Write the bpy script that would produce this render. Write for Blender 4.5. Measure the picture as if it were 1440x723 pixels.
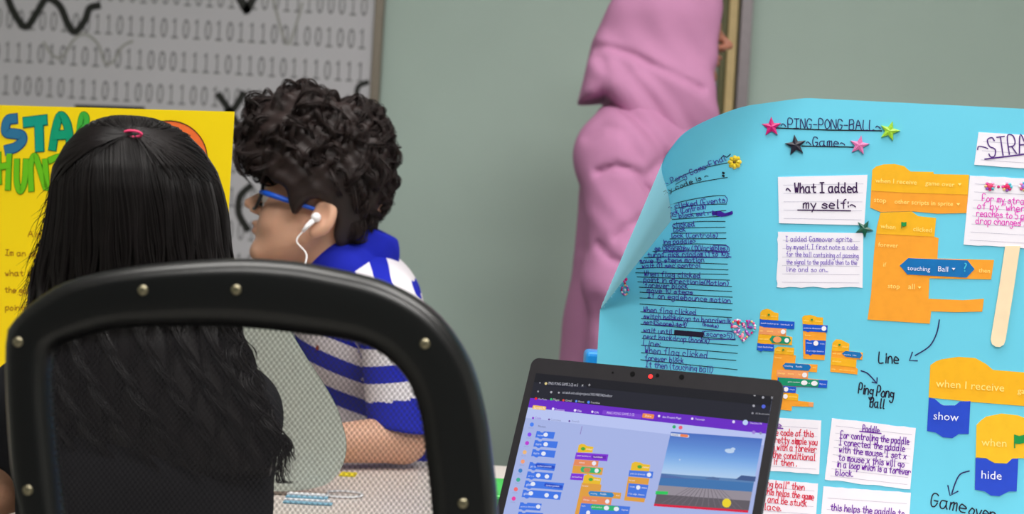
import bpy, bmesh, math, random
import numpy as np
from mathutils import Vector, Matrix
from mathutils.bvhtree import BVHTree
from mathutils.geometry import tessellate_polygon

random.seed(7); RNG = np.random.default_rng(7)
for o in list(bpy.data.objects): bpy.data.objects.remove(o)
SC = bpy.context.scene; COL = SC.collection

# ------------------------------------------------------------------ camera
F = 2000.0; ROLL = math.radians(3.3); HC = 1.05
CR, SR = math.cos(ROLL), math.sin(ROLL)
cam = bpy.data.cameras.new('camera'); cam.sensor_width = 36; cam.lens = F/1440*36
cam.dof.use_dof = True; cam.dof.focus_distance = 1.62; cam.dof.aperture_fstop = 4.8
co = bpy.data.objects.new('camera', cam); COL.objects.link(co)
co.location = (0, 0, HC)
co.rotation_euler = (Matrix.Rotation(math.radians(90), 3, 'X') @ Matrix.Rotation(ROLL, 3, 'Z')).to_euler()
SC.camera = co
# ------------------------------------------------------------------ world + exposure
w = bpy.data.worlds.new('world'); SC.world = w; w.use_nodes = True
w.node_tree.nodes['Background'].inputs[0].default_value = (.9, .95, 1, 1)
w.node_tree.nodes['Background'].inputs[1].default_value = .3
SC.view_settings.view_transform = 'Standard'; SC.view_settings.look = 'None'
SC.view_settings.gamma = 1; SC.view_settings.use_curve_mapping = False
SC.view_settings.exposure = 0.0
LIGHT = 30.0

# ------------------------------------------------------------------ helpers
def ray(x, y):
    ix, iy = x-720.0, 361.5-y
    return np.array([(ix*CR-iy*SR)/F, 1.0, (ix*SR+iy*CR)/F])
def px(x, y, d): return ray(x, y)*d + np.array([0, 0, HC])
def lin(c):
    return tuple((v/255/12.92 if v/255 <= .04045 else ((v/255+.055)/1.055)**2.4) for v in c)
MATS = {}
def mat(name, rgb, rough=.6, spec=.35, metal=0., noise=.06, scale=60., sss=0., bump=0., emit=0., coat=0.):
    if name in MATS: return MATS[name]
    m = bpy.data.materials.new(name); m.use_nodes = True; nt = m.node_tree
    b = nt.nodes['Principled BSDF']; c = lin(rgb)
    b.inputs['Roughness'].default_value = rough; b.inputs['Specular IOR Level'].default_value = spec
    b.inputs['Metallic'].default_value = metal
    if coat: b.inputs['Coat Weight'].default_value = coat
    b.inputs['Base Color'].default_value = (*c, 1)
    if noise or bump:
        tc = nt.nodes.new('ShaderNodeTexCoord'); nz = nt.nodes.new('ShaderNodeTexNoise')
        nz.inputs['Scale'].default_value = scale; nz.inputs['Detail'].default_value = 3
        nt.links.new(tc.outputs['Object'], nz.inputs['Vector'])
        if noise:
            mx = nt.nodes.new('ShaderNodeMix'); mx.data_type = 'RGBA'
            mx.inputs['A'].default_value = (*[v*(1-noise*2) for v in c], 1)
            mx.inputs['B'].default_value = (*[min(1, v*(1+noise*2)) for v in c], 1)
            nt.links.new(nz.outputs['Fac'], mx.inputs['Factor']); nt.links.new(mx.outputs['Result'], b.inputs['Base Color'])
        if bump:
            bp = nt.nodes.new('ShaderNodeBump'); bp.inputs['Strength'].default_value = bump; bp.inputs['Distance'].default_value = .002
            nt.links.new(nz.outputs['Fac'], bp.inputs['Height']); nt.links.new(bp.outputs['Normal'], b.inputs['Normal'])
    if sss:
        b.inputs['Subsurface Weight'].default_value = sss; b.inputs['Subsurface Radius'].default_value = (.012, .005, .003)
        b.inputs['Subsurface Scale'].default_value = .5
    if emit:
        b.inputs['Emission Color'].default_value = (*c, 1); b.inputs['Emission Strength'].default_value = emit
    MATS[name] = m; return m
def screen_mat(rgb):
    n = 'screen_%d_%d_%d' % rgb
    if n in MATS: return MATS[n]
    m = bpy.data.materials.new(n); m.use_nodes = True; b = m.node_tree.nodes['Principled BSDF']
    b.inputs['Base Color'].default_value = (.01, .01, .012, 1); b.inputs['Roughness'].default_value = .6; b.inputs['Specular IOR Level'].default_value = .05
    b.inputs['Emission Color'].default_value = (*lin(rgb), 1); b.inputs['Emission Strength'].default_value = .95
    MATS[n] = m; return m
def ink(rgb): return mat('ink_%d_%d_%d' % rgb, rgb, .5, .3, noise=0)

def tag(o, label=None, cat=None, group=None, kind=None):
    if label: o['label'] = label
    if cat: o['category'] = cat
    if group: o['group'] = group
    if kind: o['kind'] = kind
    return o
def empty(name, loc=(0, 0, 0)):
    o = bpy.data.objects.new(name, None); o.empty_display_size = .05; COL.objects.link(o); o.location = loc
    return o
def link(name, me, parent=None):
    o = bpy.data.objects.new(name, me); COL.objects.link(o)
    if parent is not None:
        o.parent = parent
        t = Vector(parent.location); p = parent.parent
        while p is not None: t += p.location; p = p.parent
        o.location = -t
    return o
class MB:
    def __init__(s): s.v = []; s.f = []; s.m = []; s.mats = []; s.mi = {}
    def slot(s, m):
        if m.name not in s.mi: s.mi[m.name] = len(s.mats); s.mats.append(m)
        return s.mi[m.name]
    def add(s, vs, fs, m):
        k = len(s.v); i = s.slot(m)
        s.v += [tuple(float(c) for c in q) for q in vs]
        s.f += [tuple(int(a)+k for a in f) for f in fs]; s.m += [i]*len(fs)
    def box(s, lo, hi, m, R=None, o=None):
        lo = np.array(lo, float); hi = np.array(hi, float)
        vs = [np.array([(lo, hi)[i][0], (lo, hi)[j][1], (lo, hi)[k][2]]) for i in (0, 1) for j in (0, 1) for k in (0, 1)]
        if R is not None: vs = [np.array(R) @ q + np.array(o) for q in vs]
        s.add(vs, [(0, 1, 3, 2), (4, 6, 7, 5), (0, 4, 5, 1), (2, 3, 7, 6), (0, 2, 6, 4), (1, 5, 7, 3)], m)
    def tube(s, pts, r, m, n=8, caps=True):
        pts = [np.array(p, float) for p in pts]; N = len(pts)
        rr = r if hasattr(r, '__len__') else [r]*N
        vs = []; up = None
        for i in range(N):
            t = pts[min(i+1, N-1)]-pts[max(i-1, 0)]; t /= (np.linalg.norm(t)+1e-12)
            if up is None: up = np.array([0, 0, 1.]) if abs(t[2]) < .9 else np.array([1., 0, 0])
            a = np.cross(t, up); a /= np.linalg.norm(a); b = np.cross(a, t); up = b
            for k in range(n):
                q = 2*math.pi*k/n; vs.append(pts[i]+(a*math.cos(q)+b*math.sin(q))*rr[i])
        fs = [(i*n+k, i*n+(k+1) % n, (i+1)*n+(k+1) % n, (i+1)*n+k) for i in range(N-1) for k in range(n)]
        if caps: fs += [tuple(range(n))[::-1], tuple((N-1)*n+k for k in range(n))]
        s.add(vs, fs, m)
    def ball(s, c, r, m, n=10, sc=(1, 1, 1)):
        vs = [np.array(c)+np.array([0, 0, r*sc[2]])]
        R_ = n//2
        for i in range(1, R_):
            a = math.pi*i/R_
            for k in range(n):
                b = 2*math.pi*k/n; vs.append(np.array(c)+r*np.array([math.sin(a)*math.cos(b)*sc[0], math.sin(a)*math.sin(b)*sc[1], math.cos(a)*sc[2]]))
        vs.append(np.array(c)-np.array([0, 0, r*sc[2]])); L = len(vs)-1
        fs = [(0, 1+k, 1+(k+1) % n) for k in range(n)]
        for i in range(R_-2): fs += [(1+i*n+k, 1+(i+1)*n+k, 1+(i+1)*n+(k+1) % n, 1+i*n+(k+1) % n) for k in range(n)]
        fs += [(L, 1+(R_-2)*n+(k+1) % n, 1+(R_-2)*n+k) for k in range(n)]
        s.add(vs, fs, m)
    def build(s, name, parent=None, smooth=False, bevel=0):
        me = bpy.data.meshes.new(name); me.from_pydata(s.v, [], s.f)
        for m in s.mats: me.materials.append(m)
        me.polygons.foreach_set('material_index', s.m)
        if smooth: me.polygons.foreach_set('use_smooth', [True]*len(s.f))
        me.update(); o = link(name, me, parent)
        if bevel:
            b = o.modifiers.new('bevel', 'BEVEL'); b.width = bevel; b.segments = 3; b.limit_method = 'ANGLE'
        return o

class Plane:
    """a flat board in the room; pixel directions are intersected with it"""
    def __init__(s, O, yaw, N=None, U=None, V=None):
        s.O = np.array(O, float)
        s.U = np.array([math.cos(yaw), -math.sin(yaw), 0]) if U is None else np.array(U)
        s.V = np.array([0, 0, 1.]) if V is None else np.array(V)
        s.N = np.array([-math.sin(yaw), -math.cos(yaw), 0]) if N is None else np.array(N)
    def uv(s, x, y):
        r = ray(x, y); t = np.dot(s.O-[0, 0, HC], s.N)/np.dot(r, s.N); p = r*t+[0, 0, HC]-s.O
        return np.array([p @ s.U, p @ s.V])
    def w(s, u, v, off=0.): return s.O+u*s.U+v*s.V+off*s.N
    def pxw(s, x, y, off=0.): q = s.uv(x, y); return s.w(q[0], q[1], off), s.N

def plate(mb, surf, pts, z0, z1, m, side=None):
    """cut-out sheet, pts are uv pairs"""
    P = [surf.w(p[0], p[1], z1) for p in pts]; Q = [surf.w(p[0], p[1], z0) for p in pts]; n = len(P)
    tri = tessellate_polygon([[Vector((p[0], p[1], 0)) for p in pts]])
    area = sum(pts[i][0]*pts[(i+1) % n][1]-pts[(i+1) % n][0]*pts[i][1] for i in range(n))
    fs = []
    for t in tri:
        a, b, c = (np.array(pts[i]) for i in t)
        if np.cross(b-a, c-a) < 0: t = t[::-1]
        fs.append(tuple(t))
    mb.add(P, fs, m)
    sd = [(i, (i+1) % n, n+(i+1) % n, n+i) for i in range(n)]
    if area > 0: sd = [f[::-1] for f in sd]
    mb.add(P+Q, sd, side or m)
def ppx(surf, pts, sc=None, o=None):
    if sc: pts = [(o[0]+x/sc, o[1]+y/sc) for x, y in pts]
    return [surf.uv(x, y) for x, y in pts]
def crom(P, n=5, closed=False):
    P = [np.array(p, float) for p in P]; N = len(P); out = []
    if N < 3: return P
    rng = range(N if closed else N-1)
    for i in rng:
        if closed: a, b, c, d = P[(i-1) % N], P[i], P[(i+1) % N], P[(i+2) % N]
        else: a, b, c, d = P[max(i-1, 0)], P[i], P[i+1], P[min(i+2, N-1)]
        for k in range(n):
            t = k/n; out.append(.5*((2*b)+(-a+c)*t+(2*a-5*b+4*c-d)*t*t+(-a+3*b-3*c+d)*t**3))
    if not closed: out.append(P[-1])
    return out
def ribbon(mb, surf, pts, wpx_m, off, m):
    """pen stroke through pixel points lying on surf"""
    W = []
    for p in pts:
        h = surf.pxw(p[0], p[1], off)
        if h is None: continue
        W.append(h)
    if len(W) < 2: return
    L = []; n = len(W)
    for i in range(n):
        t = W[min(i+1, n-1)][0]-W[max(i-1, 0)][0]; l = np.linalg.norm(t)
        t = t/(l+1e-9); sdir = np.cross(W[i][1], t)
        e = 0
        if i == 0: e = -.4
        if i == n-1: e = .4
        c = W[i][0]+t*e*wpx_m
        L += [c-sdir*wpx_m/2, c+sdir*wpx_m/2]
    mb.add(L, [(2*i, 2*i+2, 2*i+3, 2*i+1) for i in range(n-1)], m)

GL = {'a': '471705133345 474453', 'b': '0a03 05273745331304', 'c': '46371705143343', 'd': '461705132344 4a4453', 'e': '0545462717051343',
 'f': '4a3a2823 0737', 'g': '461705142444 4742301001', 'h': '0a03 0527374543', 'i': '1713 1918', 'j': '27211000 2928', 'k': '0a03 3805 1643',
 'l': '1a141323', 'm': '0703 06172723 26374743', 'n': '0703 0517374543', 'o': '2716041333444627', 'p': '0700 06274745331304', 'q': '461705133345 4740',
 'r': '0703 05173746', 's': '462716063544331304', 't': '29243343 0747', 'u': '0704133344 4743', 'v': '072347', 'w': '0713263347', 'x': '0743 4703',
 'y': '0724 4710', 'z': '07470343', 'A': '032a53 1646', 'B': '0a03 0a3a483706 0637453303', 'C': '493a1a0805133344', 'D': '0a03 0a2a48452303',
 'E': '4a0a0343 0636', 'F': '4a0a03 0636', 'G': '493a1a0805133345 4626', 'H': '0a03 4a43 0646', 'I': '0a4a 2a23 0343', 'J': '4a44231304', 'K': '0a03 4a0643',
 'L': '0a0343', 'M': '030a264a43', 'N': '030a434a', 'O': '2a080523454 82a'.replace(' ', ''), 'P': '030a3a483606', 'R': '030a3a483606 2643',
 'S': '493a1a09173645331304', 'T': '0a4a 2a23', 'U': '0a051333454a', 'V': '0a234a', 'W': '0a1327334a', 'Y': '0a264a 2623', 'Z': '0a4a0343',
 '0': '2a080523454 82a'.replace(' ', ''), '1': '182a23', '2': '082a480343', '3': '093a4826453303', '5': '4a0a0737453303', '9': '482a08264833',
 '~': '05163544', '-': '0636', ':': '0504 0807', '.': '0403', ',': '0402', '(': '2a080522', ')': '0a282502', '"': '0a08 2a28', '>': '084604', '?': '082a4825 2423'}
def hand(mb, surf, text, p0, p1, h, m, pen=.0010, off=.0006, jit=.18, slant=.0):
    """handwriting fitted between two pixel points; h = capital height in pixels"""
    x = 0; out = []
    for ch in text:
        if ch == ' ': x += 3.2; continue
        st = GL.get(ch)
        if st is None: continue
        mxx = 0
        for s_ in st.split(' '):
            pts = [(int(s_[i], 16), int(s_[i+1], 16)-3) for i in range(0, len(s_), 2)]
            mxx = max(mxx, max(q[0] for q in pts))
            out.append([(x+a+random.uniform(-jit, jit)+b*slant, b+random.uniform(-jit, jit)) for a, b in pts])
        x += mxx+1.7
    tot = max(x-1.7, .1); sx = math.hypot(p1[0]-p0[0], p1[1]-p0[1])/tot; sy = h/7.0
    dx, dy = (p1[0]-p0[0])/tot, (p1[1]-p0[1])/tot
    ln = math.hypot(dx, dy); nx, ny = dy/ln, -dx/ln     # up in the picture
    for s_ in out:
        q = [(p0[0]+a*dx+b*sy*nx, p0[1]+a*dy+b*sy*ny) for a, b in s_]
        ribbon(mb, surf, crom(q, 4) if len(q) > 2 else q, pen, off, m)
_FC = {}
def glyphs(text):
    if text in _FC: return _FC[text]
    c = bpy.data.curves.new('t', 'FONT'); c.body = text; c.resolution_u = 2
    o = bpy.data.objects.new('t', c); COL.objects.link(o)
    bpy.context.view_layer.update()
    me = o.evaluated_get(bpy.context.evaluated_depsgraph_get()).to_mesh()
    vs = np.array([tuple(v.co)[:2] for v in me.vertices]) if len(me.vertices) else np.zeros((0, 2)); fs = [tuple(p.vertices) for p in me.polygons]
    o.evaluated_get(bpy.context.evaluated_depsgraph_get()).to_mesh_clear()
    bpy.data.objects.remove(o); bpy.data.curves.remove(c)
    _FC[text] = (vs, fs); return vs, fs
def printed(mb, surf, text, p0, p1, m, off=.0006, h=None):
    """printed sans lettering from baseline pixel p0 to p1 on a flat surface"""
    vs, fs = glyphs(text)
    if not len(vs): return
    a = surf.uv(*p0); b = surf.uv(*p1); d = b-a; L = np.linalg.norm(d); d /= L; n = np.array([-d[1], d[0]])
    x0, x1 = vs[:, 0].min(), vs[:, 0].max(); k = L/(x1-x0)
    ky = k if h is None else np.linalg.norm(surf.uv(p0[0], p0[1]-h)-a)/.7
    P = [surf.w(*(a+d*(q[0]-x0)*k+n*q[1]*ky), off) for q in vs]
    mb.add(P, fs, m)

# ------------------------------------------------------------------ signed distance modelling for organic shapes
def ell(P, c, r, R=None):
    q = P-np.array(c, np.float32)
    if R is not None: q = q @ np.array(R, np.float32)
    r = np.array(r, np.float32); k0 = np.linalg.norm(q/r, axis=1); k1 = np.linalg.norm(q/(r*r), axis=1)
    return k0*(k0-1)/(k1+1e-9)
def cap(P, a, b, r1, r2):
    a = np.array(a, np.float32); b = np.array(b, np.float32); ba = b-a; pa = P-a
    h = np.clip(pa @ ba/float(ba @ ba), 0, 1)
    return np.linalg.norm(pa-h[:, None]*ba, axis=1)-(r1+(r2-r1)*h)
def smin(a, b, k):
    h = np.clip(.5+.5*(b-a)/k, 0, 1); return b*(1-h)+a*h-k*h*(1-h)
def smax(a, b, k): return -smin(-a, -b, k)
def poly2(X, Z, pts):
    """signed distance to a closed polygon"""
    d = np.full(X.shape, 1e9, np.float32); s = np.ones(X.shape, np.float32); n = len(pts)
    for i in range(n):
        ax, az = pts[i]; bx, bz = pts[i-1]
        ex, ez = bx-ax, bz-az; wx, wz = X-ax, Z-az
        t = np.clip((wx*ex+wz*ez)/(ex*ex+ez*ez+1e-12), 0, 1)
        d = np.minimum(d, (wx-ex*t)**2+(wz-ez*t)**2)
        c1 = Z >= az; c2 = Z < bz; c3 = ex*wz > ez*wx
        fl = (c1 & c2 & c3) | (~c1 & ~c2 & ~c3); s[fl] *= -1
    return s*np.sqrt(d)
def nets(f, lo, hi, h):
    lo = np.array(lo, float); hi = np.array(hi, float); B = 8
    nb = np.ceil((hi-lo)/(h*B)).astype(int); n = nb*B+1
    cb = np.stack(np.meshgrid(*[np.arange(k) for k in nb], indexing='ij'), -1).reshape(-1, 3)
    cen = (lo+(cb+.5)*B*h).astype(np.float32); dv = f(cen)
    V = np.ones(n, np.float32)
    act = np.abs(dv) < B*h*1.35
    for b in cb[(dv < 0) & ~act]: V[b[0]*B:b[0]*B+B+1, b[1]*B:b[1]*B+B+1, b[2]*B:b[2]*B+B+1] = -1
    loc = np.stack(np.meshgrid(*[np.arange(B+1)]*3, indexing='ij'), -1).reshape(-1, 3)
    A = cb[act]
    for i in range(0, len(A), 400):
        idx = (A[i:i+400, None, :]*B+loc[None]).reshape(-1, 3)
        V[idx[:, 0], idx[:, 1], idx[:, 2]] = f((lo+idx*h).astype(np.float32))
    I = V < 0
    cs = [(a, b, c) for a in (0, 1) for b in (0, 1) for c in (0, 1)]
    sl = lambda a, b, c: (slice(a, n[0]-1+a), slice(b, n[1]-1+b), slice(c, n[2]-1+c))
    cnt = sum(I[sl(*c)].astype(np.int8) for c in cs); mix = (cnt > 0) & (cnt < 8)
    ci = np.argwhere(mix); vid = np.full(mix.shape, -1, np.int64); vid[mix] = np.arange(len(ci))
    acc = np.zeros((len(ci), 3)); num = np.zeros(len(ci))
    for a in cs:
        for ax in range(3):
            if a[ax]: continue
            b = list(a); b[ax] = 1
            va = V[tuple((ci+a).T)]; vb = V[tuple((ci+b).T)]; m = (va < 0) != (vb < 0)
            t = np.where(m, va/np.where(m, va-vb, 1), 0); p = np.tile(np.array(a, float), (len(ci), 1)); p[:, ax] = t
            acc[m] += p[m]; num[m] += 1
    verts = lo+(ci+acc/num[:, None])*h
    faces = []
    for ax in range(3):
        u, v = (ax+1) % 3, (ax+2) % 3
        s0 = [slice(None)]*3; s1 = [slice(None)]*3; s0[ax] = slice(0, -1); s1[ax] = slice(1, None)
        a, b = I[tuple(s0)], I[tuple(s1)]
        e = np.argwhere(a != b); e = e[(e[:, u] > 0) & (e[:, v] > 0) & (e[:, u] < n[u]-1) & (e[:, v] < n[v]-1)]
        du = np.zeros(3, int); du[u] = 1; dw = np.zeros(3, int); dw[v] = 1
        q = np.stack([vid[tuple((e-du-dw).T)], vid[tuple((e-dw).T)], vid[tuple(e.T)], vid[tuple((e-du).T)]], 1)
        fl = ~a[tuple(e.T)]; q[fl] = q[fl][:, ::-1]; faces.append(q)
    return verts, np.concatenate(faces)
def organic(name, f, lo, hi, h, m, parent=None, attr=None, disp=None):
    v, q = nets(f, lo, hi, h)
    if disp is not None: v = disp(v)
    me = bpy.data.meshes.new(name); me.from_pydata(v.tolist(), [], q.tolist())
    for mm in (m if isinstance(m, list) else [m]): me.materials.append(mm)
    me.polygons.foreach_set('use_smooth', [True]*len(me.polygons))
    if attr:
        for k, fn in attr.items():
            a = me.attributes.new(k, 'FLOAT', 'POINT'); a.data.foreach_set('value', np.asarray(fn(v), np.float32))
    me.update(); return link(name, me, parent)
def hand_sdf(P, wrist, fwd, up, side, sc=1., curl=.5):
    """palm, four fingers, thumb; side points to the thumb"""
    w_ = np.array(wrist, float); f_ = np.array(fwd, float); f_ /= np.linalg.norm(f_)
    u_ = np.array(up, float); u_ -= f_*(u_ @ f_); u_ /= np.linalg.norm(u_); s_ = np.array(side, float); s_ -= f_*(s_ @ f_)+u_*(s_ @ u_); s_ /= np.linalg.norm(s_)
    R = np.stack([f_, s_, u_], 1)
    d = ell(P, w_+f_*.04*sc, np.array([.045, .034, .014])*sc, R)
    for k, (o, L) in enumerate(((.024, .062), (.008, .07), (-.008, .066), (-.023, .05))):
        a = w_+f_*.07*sc+s_*o*sc; c1, s1 = math.cos(curl*.5), math.sin(curl*.5)
        b = a+(f_*c1-u_*s1+s_*o*4)*L*.55*sc; c2, s2 = math.cos(curl*1.3), math.sin(curl*1.3)
        c = b+(f_*c2-u_*s2+s_*o*3)*L*.45*sc
        d = smin(d, np.minimum(cap(P, a, b, .0085*sc, .0075*sc), cap(P, b, c, .0075*sc, .006*sc)), .004)
    a = w_+f_*.02*sc+s_*.024*sc; b = w_+f_*.05*sc+s_*.05*sc-u_*.006*sc; c = b+(f_*.026+s_*.006-u_*.006)*sc
    return smin(d, np.minimum(cap(P, a, b, .011*sc, .009*sc), cap(P, b, c, .009*sc, .0065*sc)), .006)
def head_sdf(Q, ear=True):
    """Q in head frame: forward, left, up; origin between the ears"""
    L = Q.copy(); L[:, 1] = np.abs(L[:, 1])
    d = ell(L, (.004, 0, .045), (.084, .072, .082))
    d = smin(d, ell(L, (.042, 0, .012), (.050, .058, .062)), .02)
    d = smin(d, ell(L, (.046, 0, -.042), (.044, .045, .040)), .025)
    d = smin(d, ell(L, (.078, 0, -.074), (.016, .018, .014)), .016)
    d = smin(d, ell(L, (.060, .030, -.020), (.026, .024, .026)), .02)
    d = smin(d, cap(L, (.010, .048, -.030), (.070, .018, -.072), .016, .014), .02)
    d = smin(d, ell(L, (.084, .018, .026), (.010, .022, .007)), .012)
    d = smax(d, -ell(L, (.104, .031, .008), (.016, .017, .011)), .012)
    d = smin(d, ell(L, (.080, .031, .008), (.0125, .0125, .0125)), .003)
    d = smin(d, cap(L, (.089, 0, .018), (.115, 0, -.008), .0065, .0082), .010)
    d = smin(d, ell(L, (.101, .0095, -.014), (.010, .0075, .007)), .006)
    d = smin(d, ell(L, (.092, 0, -.034), (.011, .019, .0055)), .006)
    d = smin(d, ell(L, (.090, 0, -.045), (.010, .016, .0060)), .005)
    d = smax(d, -ell(L, (.105, 0, -.0395), (.010, .018, .0013)), .003)
    if ear:
        Re = np.array([[.95, .3, 0], [-.3, .95, 0], [0, 0, 1]])
        e = ell(L, (-.010, .077, .006), (.019, .010, .030), Re)
        e = smax(e, -ell(L, (-.006, .088, .009), (.011, .009, .020), Re), .004)
        e = smin(e, ell(L, (-.002, .076, -.020), (.009, .006, .010)), .006)
        e = smin(e, ell(L, (.006, .078, .000), (.004, .005, .007)), .004)
        d = smin(d, e, .005)
    return d
def strand_mesh(mb_name, paths, r, m, parent, taper=True):
    """paths (n, k, 3): three sided hair tubes in one mesh"""
    n, k, _ = paths.shape
    T = np.gradient(paths, axis=1); T /= np.linalg.norm(T, axis=2, keepdims=True)+1e-9
    A = np.cross(T, np.array([.31, .52, .79])); A /= np.linalg.norm(A, axis=2, keepdims=True)+1e-9; Bv = np.cross(T, A)
    tp = np.ones(k)
    if taper: tp = np.clip(np.minimum(1, (1-np.linspace(0, 1, k))*3+.15), 0, 1)
    rr = (np.asarray(r).reshape(-1, 1) if np.ndim(r) else np.full((n, 1), r))*tp[None]
    V = np.stack([paths+(A*math.cos(q)+Bv*math.sin(q))*rr[..., None] for q in (0, 2.094, 4.189)], 2).reshape(-1, 3)
    i = np.arange(n)[:, None, None]*k*3; j = np.arange(k-1)[None, :, None]*3; c = np.arange(3)[None, None]
    a = i+j+c; b = i+j+(c+1) % 3
    Fq = np.stack([a, b, b+3, a+3], -1).reshape(-1, 4)
    me = bpy.data.meshes.new(mb_name); me.from_pydata(V.tolist(), [], Fq.tolist()); me.materials.append(m)
    me.polygons.foreach_set('use_smooth', [True]*len(me.polygons)); me.update()
    return link(mb_name, me, parent)

# ------------------------------------------------------------------ the room
X0, X1, Y0, Y1, ZC = -3.0, 3.0, -2.0, 3.4, 2.7
WALLM = mat('wall_paint', (166, 184, 176), .55, .3, noise=.03, scale=4)
WALL2 = mat('side_wall_paint', (205, 208, 200), .6, .3, noise=.03, scale=4)
def slab(name, lo, hi, m):
    b = MB(); b.box(lo, hi, m); o = b.build(name); o['kind'] = 'structure'; return o
slab('wall_back', (X0, Y1, 0), (X1, Y1+.1, ZC), WALLM)
slab('wall_front', (X0, Y0-.1, 0), (X1, Y0, ZC), mat('rear_wall_paint', (96, 104, 100), .6, .3, noise=.03, scale=4))
slab('wall_left', (X0-.1, Y0-.1, 0), (X0, Y1+.1, ZC), WALL2)
slab('wall_right', (X1, Y0-.1, 0), (X1+.1, Y1+.1, ZC), WALL2)
slab('floor', (X0-.1, Y0-.1, -.1), (X1+.1, Y1+.1, 0), mat('floor_vinyl', (150, 148, 142), .4, .4, noise=.08, scale=9))
slab('ceiling', (X0-.1, Y0-.1, ZC), (X1+.1, Y1+.1, ZC+.1), mat('ceiling_white', (235, 235, 232), .8, .2))
# vertical door post on the back wall behind the person in pink
tr = empty('trim_1', (px(1030, 60, Y1)[0], Y1, 0)); tr['kind'] = 'structure'
def post(x0, x1, dep, m, name):
    b = MB(); a = px(x0, 22, Y1)[0]; c = px(x1, 22, Y1)[0]; b.box((a, Y1-dep, 0), (c, Y1, ZC), m); return b.build(name, tr, bevel=.002)
post(1013, 1022, .030, mat('olive_seal', (88, 86, 52), .5), 'door_seal')
post(1022, 1034, .045, mat('tan_strip', (190, 166, 118), .5, noise=.08), 'door_edge')
post(1034, 1038, .030, MATS['olive_seal'], 'door_seal')
post(1038, 1054, .050, mat('mauve_metal', (132, 124, 128), .4, metal=.2), 'door_jamb')
# ceiling lights
FIX = mat('fixture_white', (240, 240, 240), .5)
DIF = mat('diffuser_glow', (255, 250, 242), .5, emit=4.0, noise=0)
def ceiling_light(x, y, power, label):
    t = empty('ceiling_light', (x, y, ZC)); tag(t, label, 'light', 'ceiling light panels')
    b = MB()
    for (a0, b0, a1, b1) in ((-.62, -.32, .62, -.29), (-.62, .29, .62, .32), (-.62, -.29, -.59, .29), (.59, -.29, .62, .29)):
        b.box((x+a0, y+b0, ZC-.04), (x+a1, y+b1, ZC), FIX)
    b.build('frame', t)
    b = MB(); b.box((x-.59, y-.29, ZC-.02), (x+.59, y+.29, ZC-.012), DIF); b.build('diffuser', t)
    l = bpy.data.lights.new('panel_lamp', 'AREA'); l.shape = 'RECTANGLE'; l.size = 1.15; l.size_y = .55; l.energy = power; l.color = (1, .985, .96)
    lo = bpy.data.objects.new('panel_lamp', l); COL.objects.link(lo); lo.parent = t; lo.location = (0, 0, -.045)
for (x, y, p, n) in ((.85, -.3, 1.35, 'white ceiling light panel behind the camera, right of it'), (-.5, -.3, .7, 'white ceiling light panel behind the camera, left of it'),
                  (.85, 1.35, .7, 'white ceiling light panel above the blue poster'), (-.5, 1.3, .55, 'white ceiling light panel above the mesh chair')):
    ceiling_light(x, y, LIGHT*p, n)

# ------------------------------------------------------------------ board of binary digits on the back wall
MP = Plane((0, Y1-.024, HC), 0)
mural = empty('digit_board', MP.w(*MP.uv(300, 200))); tag(mural, 'large white board covered in rows of grey binary digits on the wall', 'board')
PAPER = mat('mural_paper', (184, 183, 188), .6, noise=.04, scale=3)
ul = MP.uv(-150, 100)[0]; ur = MP.uv(525, 60)[0]; vt = 1.25; vb = -.4
b = MB(); p0 = MP.w(ul, vb, -.022); p1 = MP.w(ur, vt, 0); b.box((p0[0], p1[1], p0[2]), (p1[0], p0[1], p1[2]), PAPER); b.build('panel', mural)
b = MB(); b.box((p1[0], p1[1]-.012, p0[2]), (p1[0]+.021, p0[1], p1[2]), mat('board_frame', (120, 112, 100), .45, metal=.3)); b.build('frame', mural, bevel=.002)
DG = mat('digit_grey', (120, 120, 122), .7, noise=.15, scale=300)
KN = {1: '0101010101110101', 2: '101010100100010111011000110010', 3: '1100011010100111011111001101010'}
for r_ in range(-6, 9):
    s_ = KN.get(r_, '') or ''
    s_ += ''.join(random.choice('01') for _ in range(44-len(s_)))
    b = MB(); vc = MP.uv(0, 22+46.5*r_)[1]-.03
    x = ul+.02
    for k, ch in enumerate(s_):
        vs, fs = glyphs('0'); W = .0262
        if ch == '1':
            vs = np.array([(0, 0), (.42, 0), (.42, .07), (.26, .07), (.26, .7), (.19, .7), (.02, .58), (.06, .53), (.17, .6), (.17, .07), (0, .07)]); fs = [(0, 1, 2, 3, 9, 10), (3, 4, 5, 8, 9), (5, 6, 7, 8)]
        if x+W > ur-.01: break
        cx = (vs[:, 0].min()+vs[:, 0].max())/2; hh = vs[:, 1].max()
        b.add([MP.w(x+W/2+(q[0]-cx)*.036, vc+q[1]*.048/hh, .0008) for q in vs], fs, DG); x += W
    b.build('digit_row', mural)
BLK = mat('marker_black', (24, 26, 22), .6, noise=.1)
def mark(name, pts, w_, m=BLK, smooth=True):
    b = MB(); ribbon(b, MP, crom(pts, 6) if smooth else pts, w_, .0016, m); return b.build(name, mural)
mark('marker_squiggle', [(10, -8), (18, 14), (36, 38), (52, 18), (66, -2), (84, 8), (96, 34), (106, 45), (120, 28), (126, 12), (138, 8)], .017)
mark('marker_squiggle', [(332, -12), (340, 2), (347, 14)], .020); mark('marker_squiggle', [(362, -12), (354, 2), (347, 14)], .018)
mark('marker_squiggle', [(308, 134), (322, 154), (334, 175)], .016); mark('marker_squiggle', [(342, 132), (330, 152), (320, 158)], .016)
mark('marker_squiggle', [(352, 262), (338, 276), (336, 300), (348, 322)], .016); mark('marker_squiggle', [(516, 116), (504, 122), (502, 138), (508, 150)], .012)
GRY = mat('marker_grey', (150, 150, 146), .7, noise=.1)
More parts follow.
